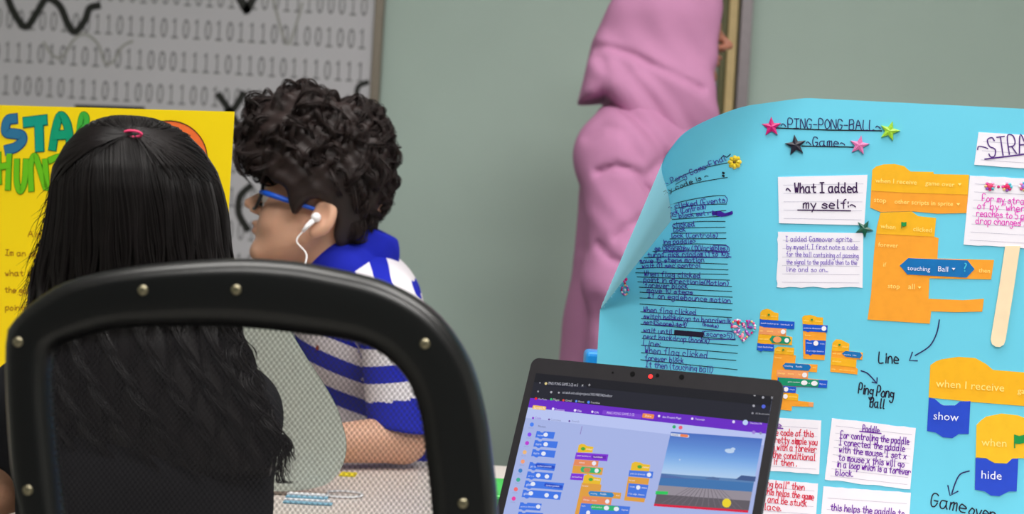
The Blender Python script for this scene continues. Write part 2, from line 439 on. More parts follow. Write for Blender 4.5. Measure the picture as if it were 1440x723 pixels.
mark('pencil_squiggle', [(62, 60), (75, 78), (88, 80), (104, 56), (120, 48), (138, 62), (148, 88), (160, 86), (172, 66), (186, 58)], .006, GRY)
mark('pencil_squiggle', [(384, -5), (395, 40), (405, 62), (415, 40), (425, 5)], .006, GRY)
mark('marker_bar', [(109, 152), (200, 155)], .016, BLK, False)

# ------------------------------------------------------------------ tables
TZ = .74
TOP = mat('table_laminate', (222, 212, 206), .35, .4, noise=.03, scale=25); TE = mat('table_edge', (150, 142, 134), .5); LEG = mat('table_leg_metal', (95, 97, 100), .35, metal=.7)
def table(x0, x1, y0, y1, label):
    t = empty('classroom_table', ((x0+x1)/2, (y0+y1)/2, 0)); tag(t, label, 'table', 'classroom tables')
    b = MB(); b.box((x0, y0, TZ-.025), (x1, y1, TZ), TOP); b.build('table_top', t, bevel=.003)
    b = MB()
    for lo, hi in (((x0+.12, y0+.06, TZ-.06), (x1-.12, y0+.08, TZ-.025)), ((x0+.12, y1-.08, TZ-.06), (x1-.12, y1-.06, TZ-.025))):
        b = MB(); b.box(lo, hi, LEG); b.build('apron', t)
    for lx in (x0+.12, x1-.12):
        for ly in (y0+.07, y1-.07):
            b = MB(); b.tube([(lx, ly, 0), (lx, ly, TZ-.025)], .016, LEG, 10); b.build('leg', t)
table(-.073, 1.35, 1.24, 2.11, 'pale laminate table carrying the laptop and the blue poster')
table(-1.75, -.075, 1.62, 2.11, 'pale laminate table under the yellow poster and grey panel')

# ------------------------------------------------------------------ blue poster with a curled corner
BP = Plane(px(1100, 400, 1.66), math.radians(16))
uL = BP.uv(841, 480)[0]; uR = .40; vB = TZ-BP.O[2]+.0005
ta = BP.uv(1190, 140.5); tb = BP.uv(1440, 153); tm = (tb[1]-ta[1])/(tb[0]-ta[0])
def vT(u): return ta[1]+tm*(u-ta[0])
vA = BP.uv(838, 436)[1]; uS = BP.uv(1135, 140)[0]
KEYS = [(0, 945, 309, .105), (.13, 940, 272, .118), (.27, 931, 236, .104), (.42, 944, 209, .080), (.58, 972, 181, .052), (.78, 1036, 153, .016), (.9, 1084, 144, .004)]
def _flat(q, b_): u, v = BP.uv(q[0], q[1]); r = ray(*q); p = BP.w(u, v); t = b_/abs(np.dot(r, BP.N)); return p-r*t
KP = [(k[0], _flat((k[1], k[2]), k[3])) for k in KEYS]+[(1.0, BP.w(uS, vT(uS)))]
_tab = crom([p for _, p in KP]+[BP.w(uS+.02, vT(uS+.02))], 8)[:8*(len(KP)-1)+1]
_tt = np.concatenate([np.linspace(KP[i][0], KP[i+1][0], 8, endpoint=False) for i in range(len(KP)-1)]+[[1.0]])
_tab = np.array(_tab)
A3 = BP.w(uL, vA)
def sheet(u, v):
    dv, du = v-vA, u-uL
    if dv > 1e-6:
        t = (vT(uL)-vA)/(dv-tm*du) if dv-tm*du > 1e-9 else 1e9
        ut = uL+t*du
        if ut < uS:
            k = (ut-uL)/(uS-uL); E = np.array([np.interp(k, _tt, _tab[:, i]) for i in range(3)])
            return A3+(E-A3)/t
    return BP.w(u, v)
nu, nv = 110, 80
VV = [];
us = uL+(uR-uL)*np.linspace(0, 1, nu+1)**1.25
for j in range(nv+1):
    for u in us:
        fr = j/nv; fr = fr if fr < 1 else 1
        VV.append(sheet(u, vB+(vT(u)-vB)*fr))
VV = np.array(VV); FF = [(j*(nu+1)+i, j*(nu+1)+i+1, (j+1)*(nu+1)+i+1, (j+1)*(nu+1)+i) for j in range(nv) for i in range(nu)]
class Sheet:
    def __init__(s): s.t = BVHTree.FromPolygons([Vector(v) for v in VV], FF); s.w = BP.w; s.uv = BP.uv
    def pxw(s, x, y, off=0.):
        r = Vector(ray(x, y)).normalized(); h = s.t.ray_cast(Vector((0, 0, HC)), r)
        if h[0] is None: return None
        n = h[1] if h[1].dot(r) < 0 else -h[1]
        return np.array(h[0]+n*off), np.array(n)
SH = Sheet()
poster = empty('blue_poster', BP.w(.08, vB)); tag(poster, 'light blue school poster with curled corner, notes and code cut-outs', 'poster')
BLUE = mat('blue_card', (103, 200, 228), .55, .35, noise=.03, scale=7, bump=.15); BLUEB = mat('blue_card_back', (150, 222, 248), .6, .3, noise=.02, scale=7)
me_n = np.zeros_like(VV); G = VV.reshape(nv+1, nu+1, 3); nn = np.cross(np.gradient(G, axis=1), np.gradient(G, axis=0)); nn /= np.linalg.norm(nn, axis=2, keepdims=True)+1e-12
BK = (G-nn*.0006).reshape(-1, 3)
b = MB(); b.add(VV, FF, BLUE); b.add(BK, [f[::-1] for f in FF], BLUEB); b.build('poster_sheet', poster, smooth=True)
NAVY = ink((38, 28, 92)); PURP = ink((62, 24, 150)); DARK = ink((30, 22, 48)); BLACK = ink((16, 16, 26))
# title
b = MB(); hand(b, SH, '~PING-PONG-BALL~', (1099, 180), (1238, 183), 13.5, NAVY, .0011); ribbon(b, SH, [(1092, 180), (1165, 183), (1240, 184)], .0013, .0006, BLACK)
hand(b, SH, '~Game~', (1134, 205), (1188, 206), 12, NAVY, .0011); ribbon(b, SH, [(1128, 205.5), (1200, 207)], .0013, .0006, BLACK)
b.build('title_lettering', poster)
# handwritten column
b = MB(); bl = MB()
rows = [('~ Pong-Game-Final', (936, 261), (1021, 225), 9), ('my code is ~', (935, 273), (996, 249), 8), ('~ clicked (Events)', (941, 294), (1023, 284), 9),
 ('ock (Controls)', (943, 303), (993, 293), 8), ('r- block set rt', (944, 307.5), (1004, 301.5), 7.5), ('clicked', (946, 320), (977, 318), 8), ('lock', (947, 326.5), (964, 325.5), 7), ('lock (Controls)', (944, 334.5), (1009, 333.5), 7.5),
 ('ing paddle>', (933, 343), (978, 342), 7.5), ('ge (Score) by (1)(Variables)', (921, 352.5), (1023, 352), 8), ('turn C pick random (1 to 10)', (911, 361.5), (1023, 360), 8),
 ('move 15 steps motion', (899, 370), (990, 368.5), 8), ('wait 01 sec control', (903, 377), (985, 376), 7.5), ('When flag clicked', (906, 388), (985, 391), 8.5), ('point in directionis(Motion)', (905, 396), (1024, 402), 8),
 ('forever block', (907, 404), (967, 406), 8), ('move 10 steps', (910, 411), (974, 414), 7.5), ('If on egdebounce motion', (911, 418.5), (1027, 426), 8.5), ('When flag clicked', (905, 439), (979, 443), 9), ('switch backdrop to boardwalk', (905, 447.5), (1028, 455), 8),
 ('set (Score) to 0', (905, 456), (965, 460), 7.5), ('(books)', (988, 458), (1010, 461), 5), ('wait until', (905, 467), (945, 470), 8), ('(score>5)', (990, 472), (1029, 476), 8), ('next backdrop (books)', (905, 476), (997, 483), 8.5), ('Line:', (905, 485), (928, 487.5), 8.5),
 ('When flag clicked', (907, 496.5), (995, 504), 11), ('forever block', (907, 506), (961, 511), 8.5), ('It then (touching ball)', (908, 516), (1002, 524), 10)]
for t, a, c, h in rows: hand(b, SH, t, a, c, h*.86, PURP if t[0] != 'm' or a[0] > 898 and a[1] > 300 else DARK, .0008, .0006, .2)
for q in ([(1003, 301), (1012, 299), (1020, 302), (1028, 300)], [(1004, 299), (1015, 303), (1029, 299)]): ribbon(b, SH, crom(q, 4), .0034, .0007, PURP)
ribbon(b, SH, [(951, 467.5), (968, 469), (987, 470.5)], .0058, .0008, DARK)
for (x0, x1, y0, y1, s_) in ((938, 960, 346.5, 353.5, 0), (1003, 1024, 345.5, 353.5, 0), (921, 960, 449.5, 457, 0), (988, 1031, 466, 477, .2), (935, 1022, 354.5, 362, 0)):
    ribbon(b, SH, crom([(x0, y0), ((x0+x1)/2, y0-.5), (x1, y0+1), (x1+1.5, y1-2), (x1, y1), (x0, y1-.5), (x0, y0)], 3), .0007, .0007, PURP)
for q in ([(1014, 222), (1018, 219), (1022, 221), (1027, 217)],): ribbon(b, SH, crom(q, 4), .001, .0006, BLACK)
for y in (243, 247): ribbon(b, SH, [(1016.5, y), (1018, y+.6)], .0022, .0006, BLACK)
b.build('handwriting', poster)
lines = [[(933, 265), (960, 247), (990, 236), (1023, 229)], [(934, 276), (955, 264.5), (985, 256), (1023, 249.5)], [(938, 289), (965, 282), (1000, 276), (1020, 275)], [(940, 296.5), (965, 290), (1000, 287.5), (1022, 287)], [(944, 304), (1021, 296)], [(945, 308.5), (1021, 303.7)],
 [(947, 315), (985, 311.5), (1020, 311.5)], [(947, 321), (1020, 319.6)], [(946, 328), (1021, 327.6)], [(942, 336), (1021, 335.5)], [(932, 344.5), (980, 343), (1021, 344.5)], [(918, 353.5), (970, 352), (1023, 354)], [(906, 362.5), (970, 361), (1024, 362.5)],
 [(894, 371.5), (930, 368.5), (1023, 371.5)], [(895, 378), (930, 376.5), (1024, 379.5)], [(894, 383.5), (1024, 386)], [(896, 389.5), (1026, 394)], [(897, 396.5), (1029, 403)], [(899, 404), (1029, 410)], [(900, 411), (1030, 418)], [(900, 419), (1030, 427)], [(900, 427.6), (1029, 436)],
 [(901, 438.6), (1029, 446.7)], [(902, 448), (1028, 455)], [(901, 456), (1029, 466)], [(902, 467), (1034, 478)], [(903, 476), (1038, 486)], [(902, 485.5), (1037, 497)], [(902, 496), (1035, 507)], [(901, 506), (1037, 520)], [(950, 259), (962, 252)]]
for q in lines: ribbon(bl, SH, crom(q, 5) if len(q) > 2 else [(q[0][0]+(q[1][0]-q[0][0])*k/4, q[0][1]+(q[1][1]-q[0][1])*k/4) for k in range(5)], .0008, .0005, BLACK)
bl.build('ruled_lines', poster)

def star(cx, cy, R, rot, rgb, name, label):
    c = BP.uv(cx, cy); k = np.linalg.norm(BP.uv(cx+R, cy)-c); b = MB(); n = 10
    m = MATS.get(name) or mat(name, rgb, .35, .6, noise=.35, scale=900)
    ring = [(c[0]+math.sin(math.radians(rot)+i*math.pi/5)*k*(1 if i % 2 == 0 else .42), c[1]+math.cos(math.radians(rot)+i*math.pi/5)*k*(1 if i % 2 == 0 else .42)) for i in range(n)]
    b.add([BP.w(c[0], c[1], .0034)]+[BP.w(p[0], p[1], .0022) for p in ring]+[BP.w(p[0], p[1], .0002) for p in ring],
          [(0, 1+(i+1) % n, 1+i) for i in range(n)]+[(1+i, 1+(i+1) % n, 11+(i+1) % n, 11+i) for i in range(n)], m)
    o = b.build('star_sticker', poster); o['label'] = label
star(1085, 178.5, 14.5, -4, (196, 14, 110), 'glitter_magenta', 'magenta glitter star'); star(1119, 204.5, 15.5, -10, (24, 22, 42), 'glitter_black', 'black glitter star')
star(1208.5, 204.5, 14.5, 8, (245, 110, 165), 'glitter_pink', 'pink glitter star'); star(1251, 184.5, 15, 14, (150, 205, 50), 'glitter_lime', 'lime green glitter star'); star(1215.3, 321.6, 13, 26, (8, 84, 64), 'glitter_green', 'dark green glitter star')
# gems
def gem(b, x, y, r, rgb, sx=1., ang=0., off=.001):
    c = BP.uv(x, y); k = r/1205.; m = mat('gem_%d_%d_%d' % rgb, rgb, .12, .8, noise=0)
    ca, sa = math.cos(ang), math.sin(ang); n = 8; V_ = [BP.w(c[0], c[1], off+k*.8)]
    for rr, hh in ((.6, .6), (1, .05)):
        for i in range(n):
            a = 2*math.pi*i/n; p, q = math.cos(a)*rr*k*sx, math.sin(a)*rr*k; V_.append(BP.w(c[0]+p*ca-q*sa, c[1]+p*sa+q*ca, off+k*.8*hh))
    b.add(V_, [(0, 1+i, 1+(i+1) % n) for i in range(n)]+[(1+i, 1+n+i, 1+n+(i+1) % n, 1+(i+1) % n) for i in range(n)], m)
b = MB()
for k in range(8): a = k*math.pi/4; gem(b, 1033+5.8*math.cos(a), 228+5.8*math.sin(a), 3.6, (222, 186, 20) if k % 2 else (240, 205, 50), 1.3, -a)
gem(b, 1033, 228, 3, (120, 90, 10)); b.build('flower_sticker', poster)['label'] = 'golden flower sticker'
GC = [(230, 70, 150), (150, 80, 190), (90, 190, 210), (240, 225, 235), (225, 190, 130), (200, 20, 110), (245, 150, 190)]
def gsticker(name, fn, label):
    b = MB(); fn(b); o = b.build(name, poster); o['label'] = label
def heart(b):
    for k in range(34):
        a = 2*math.pi*k/34; x = 16*math.sin(a)**3; y = 13*math.cos(a)-5*math.cos(2*a)-2*math.cos(3*a)-math.cos(4*a)
        gem(b, 1045.5+x*1.02, 463-y*1.02+(x*.06), 1.9, GC[(k*3) % 7])
    for x, y, c, an in ((1038, 453, (200, 20, 50), .3+1.57), (1052.5, 453.5, (140, 80, 180), 1.2), (1033.5, 459.5, (250, 165, 190), 0.1), (1055, 460.5, (110, 50, 160), .1), (1038.5, 466.5, (150, 80, 180), 1.0), (1050.5, 467.5, (150, 70, 180), 2.1), (1044, 472, (250, 160, 190), 1.5)): gem(b, x, y, 2.3, c, 1.9, an)
    for k in range(16): gem(b, 1045+random.uniform(-9, 9), 460+random.uniform(-7, 10), 1.2, GC[k % 7])
gsticker('heart_sticker', heart, 'heart made of tiny coloured gems')
def ringst(b):
    for k, c in ((0, 1), (1, 0), (2, 5)): gem(b, 876+k*2.2, 393+(k % 2)*2, 2.6, GC[c])
    gem(b, 879, 398.5, 1.6, (200, 20, 60))
    for k in range(12): a = k*math.pi/6; gem(b, 879+4.6*math.cos(a), 408+6.4*math.sin(a), 1.7, GC[(k*2) % 7])
    gem(b, 879, 408, 2.2, (225, 215, 235))
gsticker('gem_sticker', ringst, 'tiny heart and ring of coloured gems')

# paper notes
NOTE = mat('note_paper', (236, 232, 243), .6, .25, noise=.02, scale=30); RULE = ink((176, 170, 196))
def torn(p, q, n, amp):
    p, q = np.array(p, float), np.array(q, float); d = (q-p)/np.linalg.norm(q-p); nrm = np.array([-d[1], d[0]])
    return [p+(q-p)*i/n+(nrm*random.uniform(-amp, amp) if i else 0) for i in range(n)]
def note(corners, sides, texts, col, rules, label, pen=.0011):
    """corners TL TR BR BL in pixels; sides = tear amount for top,right,bottom,left"""
    pts = []
    for i in range(4): pts += torn(corners[i], corners[(i+1) % 4], 14 if sides[i] else 2, sides[i])
    b = MB(); plate(b, BP, [BP.uv(*p) for p in pts], .0002, .0010, NOTE)
    o = b.build('paper_note', poster); o['label'] = label
    b = MB(); TL, TR, BR, BL = [np.array(c, float) for c in corners]
    for k in range(1, rules+1):
        f = k/(rules+.6); a = TL+(BL-TL)*f; c = TR+(BR-TR)*f; ribbon(b, BP, [a+(c-a)*.06, a+(c-a)*.96], .00035, .0012, RULE)
    if rules: b.build('rule_lines', o)
    b = MB()
    for t in texts:
        m = t[4] if len(t) > 4 else col; pn = t[5] if len(t) > 5 else pen
        if t[0] == '_': ribbon(b, BP, [t[1], t[2]], pn, .0015, m)
        else: hand(b, BP, t[0], t[1], t[2], t[3], m, pn*.72, .0015, .16)
    b.build('handwriting', o); return o
VIO = ink((110, 70, 190)); PUR2 = ink((112, 26, 165)); RED = ink((214, 26, 66)); MAG = ink((226, 40, 190)); PLUM = ink((58, 20, 78)); PLUM2 = ink((84, 44, 128))
note([(1094, 249), (1220, 246), (1215.5, 317), (1095.5, 314)], (0, 0, 0, 0), [('~ What I added', (1106, 271), (1206, 270.5), 13.5, PLUM, .0021), ('my self:~', (1130, 293), (1203, 293), 12, PLUM, .0019), ('_', (1122, 295.5), (1196, 296.5), 0, PLUM, .0014)], PLUM, 5, 'small white lined note headed in bold dark plum writing')
note([(1094, 326), (1214, 328), (1213, 405), (1092.5, 404)], (0, 0, 1.3, .9), [('I added Gameover sprite', (1105, 339.7), (1198, 340), 7.5), ('by myself, I first note a code', (1106.5, 350.5), (1206, 351), 7.2), ('for the ball containing of passing', (1106, 360.5), (1207, 363), 7), ('the signal to the paddle then to the', (1106, 371.5), (1205, 372.5), 7), ('line and so on...', (1106, 381.8), (1164, 382.5), 7)], VIO, 6, 'torn white lined note with small violet writing', .00075)
note([(1376, 186), (1512, 194), (1508, 242), (1370, 232)], (0, 0, .3, 0), [('~', (1377, 217), (1390, 212), 24, PLUM2, .0017), ('STRA', (1391, 221), (1446, 214), 26, PLUM2, .0019), ('_', (1385, 224), (1450, 216), 0, PLUM2, .0016)], PLUM2, 3, 'white paper strip with large purple capital letters')
note([(1364, 247), (1500, 254), (1496, 352), (1355, 344)], (.6, 0, 1.0, 0), [('For my stra', (1381, 283), (1440, 288), 10), ('of by "when', (1374, 293.5), (1441, 298), 10), ('reaches to 5 poi', (1373, 304), (1447, 309), 9.5), ('drop changes".', (1372, 314.5), (1440, 318), 9.5)], MAG, 8, 'white lined note with magenta writing and flower gems')
note([(1040, 584), (1155, 591.5), (1152, 667), (1036, 659)], (0, 0, .6, 0), [('e', (1093, 601), (1098, 601.5), 8, PUR2), ('_', (1084, 601.5), (1101, 602.5), 0, PUR2), ('e code of this', (1091, 612), (1144, 614.5), 9.5), ('retty simple you', (1090, 622.5), (1149, 626), 9.5), ('g with a forever', (1086, 632.5), (1148, 636), 9.5), ('the conditional', (1086, 643), (1146, 647.5), 9.5), ('if then .', (1088, 653), (1120, 656), 9)], RED, 6, 'white lined note with red writing beside the laptop edge', .0013)
note([(1036, 671), (1150.5, 680), (1146, 752), (1030, 744)], (.6, 0, 0, 0), [('ing ball" then', (1076, 684), (1131, 689.5), 9.5), ('this helps the game', (1075, 694.5), (1144, 703), 9.5), ('n and be stuck', (1072, 705), (1134, 712.5), 9.5), ('place.', (1069, 716), (1098, 718.5), 9)], RED, 6, 'lower white note with red writing beside the laptop edge', .0013)
note([(1170, 588), (1288, 602), (1280, 688), (1160, 674.5)], (.6, 0, .9, .3), [('Paddle', (1213, 606.5), (1236, 609), 9), ('_', (1209, 606.5), (1239, 609.5), 0), ('For controling the paddle', (1182, 615.5), (1278, 625), 9.5), ('I conected the paddle', (1180, 625.5), (1272, 635), 9.5), ('with the mouse. I set x', (1180, 636), (1274, 645.5), 9.5), ('to mouse x this will go', (1179, 647), (1271, 657), 9.5), ('in a loop which is a forever', (1177, 656.5), (1280, 668), 9.5), ('block.', (1175, 668), (1199, 670.5), 9)], PUR2, 8, 'white lined note with purple writing about the paddle', .0013)
note([(1158, 684), (1281, 693), (1276, 765), (1152, 757)], (.5, 0, 0, 0), [('this helps the paddle to', (1168, 717.5), (1271, 726), 10)], PUR2, 4, 'lower white note with purple writing, cut by the frame', .0013)
b = MB()
for cx, cy, base in ((1392, 262, (235, 60, 110)), (1416, 263, (225, 30, 90)), (1440, 262.5, (150, 120, 215))):
    for k in range(8): a = k*math.pi/4; gem(b, cx+5.6*math.cos(a), cy+4.8*math.sin(a), 2.2, GC[(k*3+int(cx)) % 7], off=.0015)
    gem(b, cx, cy, 3.6, base, 1.2, off=.0015)
gem(b, 1404, 263, 2, (200, 20, 110), off=.0015); b.build('flower_gems', poster)['label'] = 'row of pink flower gems'
# craft stick
b = MB(); st = ppx(BP, [(1413.5, 346), (1434.5, 346), (1425, 410), (1414, 478), (1411.5, 484.5), (1406, 488), (1400, 487.5), (1395, 484), (1393, 477.5), (1404, 410)])
plate(b, BP, st, .0003, .0025, mat('craft_wood', (240, 218, 184), .6, .25, noise=.05, scale=40)); b.build('craft_stick', poster, bevel=.0004)['label'] = 'pale wooden craft stick'
# printed code cut-outs
def block_mat(n, rgb): return mat('print_'+n, rgb, .5, .3, noise=.05, scale=90)
YEL = block_mat('yellow', (238, 176, 30)); ORG = block_mat('orange', (240, 158, 46)); BLU = block_mat('blue', (14, 84, 200)); HEX = block_mat('hexblue', (8, 108, 178)); SAL = block_mat('salmon', (238, 156, 100))
GRN = block_mat('green', (14, 142, 104)); PALE = ink((252, 226, 130)); WHT = ink((226, 230, 250)); FLG = ink((20, 140, 70)); WB = ink((236, 232, 240)); CUT = mat('cut_edge', (240, 226, 190), .6)
DBL = block_mat('deepblue', (34, 70, 196)); YEL2 = block_mat('gold', (236, 184, 36))
def cutout(parts, texts, label):
    """parts: (px polygon, material, level); texts on top"""
    b = MB(); 
    for pts, m, lv in parts: plate(b, BP, [BP.uv(*p) for p in pts], .0002, .0007+lv*.0003, m, CUT)
    o = b.build('code_block', poster); o['label'] = label
    small = len(texts) > 8 and parts[0][0][0][0] < 1200; b = MB()
    for t in texts:
        if not small and b.v: b.build('printed_lettering', o); b = MB()
        if t[0] == 'flag':
            x, y, s_ = t[1]; q = [(x, y-s_), (x, y+s_*.6), (x+s_*.14, y+s_*.6), (x+s_*.14, y+.05*s_), (x+s_*.6, y+.12*s_), (x+s_*1.2, y-.02*s_), (x+s_*1.2, y-.95*s_), (x+.6*s_, y-.82*s_)]
            plate(b, BP, [BP.uv(*p) for p in q], .0014, .0022, FLG)
        elif t[0] == 'dot':
            x, y, r = t[1]; plate(b, BP, [BP.uv(x+r*math.cos(a)*(t[2] if len(t) > 2 else 1), y+r*math.sin(a)) for a in np.linspace(0, 2*math.pi, 14, endpoint=False)], .0012, .0019, t[3] if len(t) > 3 else WB)
        elif t[0] == 'tri':
            x, y, r = t[1]; plate(b, BP, [BP.uv(*p) for p in ((x-r, y-r*.6), (x, y+r*.7), (x+r, y-r*.6))], .0014, .0021, t[2])
        else: printed(b, BP, t[0], t[1], t[2], t[3], .0023, h=t[4] if len(t) > 4 else None)
    b.build('printed_lettering', o); return o
Z1 = lambda P: [(1200+x/3.2875, 140+y/3.2875) for x, y in P]; Z2 = lambda P: [(1200+x/4.017, 340+y/4.017) for x, y in P]; Z3 = lambda P: [(1200+x/2.975, 480+y/2.975) for x, y in P]
Z4 = lambda P: [(1060+x/9.033, 420+y/9.033) for x, y in P]; Z5 = lambda P: [(1040+x/4.015, 420+y/4.015) for x, y in P]; Z6 = lambda P: [(1080+x/7.233, 480+y/7.233) for x, y in P]
cutout([(Z1([(88, 325), (105, 310), (140, 300), (190, 298), (235, 308), (250, 322), (265, 333), (370, 335), (372, 345), (535, 348), (525, 525), (390, 528), (270, 517), (125, 520), (78, 500)]), ORG, 0),
        (Z1([(88, 325), (105, 310), (140, 300), (190, 298), (235, 308), (250, 322), (265, 333), (370, 335), (372, 345), (535, 348), (530, 440), (260, 432), (82, 422)]), YEL, 1)],
       [('when I receive', (1231, 257), (1289, 260), PALE), ('game over', (1301, 260.5), (1342, 263), PALE), ('tri', (1349.5, 259.5, 2.6), PALE), ('stop', (1229, 284), (1246, 285.5), PALE), ('other scripts in sprite', (1258, 286.5), (1340, 290), PALE), ('tri', (1347.5, 287.5, 2.6), PALE)], 'orange two-row code cut-out with pale lettering')
cutout([([(1238, 299), (1282, 297.5), (1291, 304), (1316.5, 306.7), (1314, 333), (1320, 335)]+Z2([(480, 0), (475, 95), (795, 103), (778, 213), (430, 207), (425, 322), (620, 330), (738, 322), (728, 395), (575, 398), (440, 393), (432, 463), (80, 440), (100, 300), (118, 50)])+[(1233, 320)], ORG, 0),
        ([(1238, 299), (1282, 297.5), (1291, 304), (1316.5, 306.7), (1314, 333), (1272, 331), (1233, 329)], YEL, 1), (Z2([(262, 135), (310, 92), (645, 105), (685, 155), (640, 203), (305, 185)]), HEX, 2)],
       [('when', (1238, 321), (1259, 323), PALE), ('flag', (1267.5, 318, 6)), ('clicked', (1284, 325), (1310, 327), PALE), ('forever', (1235, 347), (1263, 348.5), PALE), ('if', (1242, 375), (1246, 375.3), PALE), ('touching', (1276, 380), (1308, 381.5), WHT), ('Ball', (1319, 381.5), (1333, 382.3), WHT), ('tri', (1341, 378.5, 2.6), WHT), ('?', (1355, 382), (1359, 382.3), ink((70, 190, 220))), ('then', (1376, 383), (1392, 384), PALE), ('stop', (1248.5, 405), (1265, 406), PALE), ('all', (1277, 406.5), (1286, 407), PALE), ('tri', (1293, 404.5, 2.4), PALE)], 'tall orange forever code cut-out with a blue hexagon')
cutout([(Z3([(322, 100), (345, 84), (370, 75), (440, 65), (510, 70), (555, 95), (585, 120), (714, 130), (860, 142), (855, 284), (714, 271), (490, 253), (315, 235)]), YEL, 0),
        (Z3([(316, 236), (340, 240), (365, 262), (378, 268), (425, 268), (445, 252), (490, 250), (483, 388), (440, 388), (415, 405), (375, 402), (345, 382), (308, 375)]), DBL, 1)],
       [('when I receive', Z3([(345, 190)])[0], Z3([(630, 210)])[0], PALE), ('game over', Z3([(686, 217)])[0], Z3([(840, 228)])[0], PALE), ('show', Z3([(335, 326)])[0], Z3([(440, 334)])[0], WHT)], 'large yellow code cut-out with a blue show tab')
cutout([(Z3([(515, 350), (535, 330), (555, 315), (620, 302), (690, 310), (714, 320), (760, 345), (860, 352), (855, 500), (690, 488), (640, 510), (590, 508), (555, 488), (512, 485)]), YEL2, 2),
        (Z3([(511, 487), (555, 490), (590, 510), (640, 512), (665, 490), (690, 490), (683, 628), (650, 628), (610, 648), (575, 645), (550, 628), (508, 620)]), DBL, 3)],
       [('when', Z3([(535, 436)])[0], Z3([(640, 442)])[0], PALE), ('flag', (*Z3([(672, 425)])[0], 12)), ('hide', Z3([(535, 573)])[0], Z3([(620, 579)])[0], WHT)], 'yellow flag code cut-out with a blue hide tab')
cutout([(Z4([(78, 258), (85, 175), (110, 145), (170, 128), (220, 145), (260, 175), (315, 185), (312, 280), (520, 293), (515, 388), (412, 380), (410, 470), (490, 490), (485, 590), (258, 580), (255, 668), (120, 660), (95, 675), (60, 655), (40, 650), (48, 560), (60, 450), (75, 345)]), ORG, 0), (Z4([(78, 258), (85, 175), (110, 145), (170, 128), (220, 145), (260, 175), (315, 185), (312, 280)]), YEL, 1),
        (Z4([(78, 258), (120, 268), (160, 268), (520, 293), (515, 388), (170, 366), (130, 364), (75, 345)]), BLU, 1), (Z4([(74, 350), (130, 366), (170, 368), (415, 383), (410, 468), (60, 450)]), SAL, 1), (Z4([(60, 452), (490, 492), (485, 590), (52, 562)]), YEL, 1), (Z4([(200, 515), (235, 470), (455, 485), (475, 535), (440, 580), (235, 565)]), GRN, 2), (Z4([(48, 562), (90, 572), (130, 575), (258, 580), (255, 668), (120, 660), (95, 675), (60, 655), (40, 650)]), BLU, 2)],
       [('when', Z4([(95, 225)])[0], Z4([(155, 228)])[0], PALE), ('flag', (*Z4([(182, 212)])[0], 2.2)), ('clicked', Z4([(222, 230)])[0], Z4([(300, 236)])[0], PALE), ('switch backdrop to', Z4([(90, 318)])[0], Z4([(315, 332)])[0], WHT), ('boardwalk', Z4([(345, 335)])[0], Z4([(460, 343)])[0], WHT), ('tri', (*Z4([(485, 338)])[0], 1.2), WHT), ('set', Z4([(80, 415)])[0], Z4([(118, 417)])[0], PALE), ('score', Z4([(170, 420)])[0], Z4([(245, 425)])[0], PALE), ('to', Z4([(310, 428)])[0], Z4([(330, 429)])[0], PALE), ('dot', (*Z4([(374, 422)])[0], 3.4)), ('wait until', Z4([(70, 518)])[0], Z4([(185, 526)])[0], PALE), ('dot', (*Z4([(300, 520)])[0], 4.4), 1.35, SAL), ('dot', (*Z4([(420, 530)])[0], 3.2)), ('next backdrop', Z4([(55, 620)])[0], Z4([(245, 630)])[0], WHT)], 'small code cut-out nearest the gem heart')
cutout([(Z4([(622, 322), (615, 240), (640, 215), (720, 207), (780, 222), (800, 235), (880, 240), (878, 335), (940, 340), (935, 430), (912, 430)])+Z5([(490, 205), (480, 347), (360, 340)])+Z4([(625, 410)]), ORG, 0), (Z4([(622, 322), (615, 240), (640, 215), (720, 207), (780, 222), (800, 235), (880, 240), (878, 335)]), YEL, 1), (Z4([(625, 322), (690, 330), (940, 340), (935, 430), (720, 418), (690, 428), (660, 414), (625, 410)]), BLU, 1), (Z5([(372, 230), (387, 232), (395, 238), (410, 234), (487, 237), (482, 318), (412, 314), (400, 322), (390, 314), (372, 312)]), BLU, 1)],
       [('when', Z4([(635, 285)])[0], Z4([(700, 290)])[0], PALE), ('flag', (*Z4([(728, 275)])[0], 2.2)), ('clicked', Z4([(780, 292)])[0], Z4([(860, 298)])[0], PALE), ('point in direction', Z4([(640, 380)])[0], Z4([(850, 390)])[0], WHT), ('dot', (*Z4([(892, 380)])[0], 3.4)), ('forever', Z4([(650, 470)])[0], Z4([(730, 475)])[0], PALE), ('move', Z4([(675, 570)])[0], Z4([(740, 575)])[0], WHT), ('dot', (*Z4([(790, 567)])[0], 3.5)), ('steps', Z4([(845, 578)])[0], Z4([(900, 582)])[0], WHT), ('if on edge, bounce', Z4([(675, 670)])[0], Z4([(890, 680)])[0], WHT)], 'small code cut-out of yellow and blue rows, top middle')
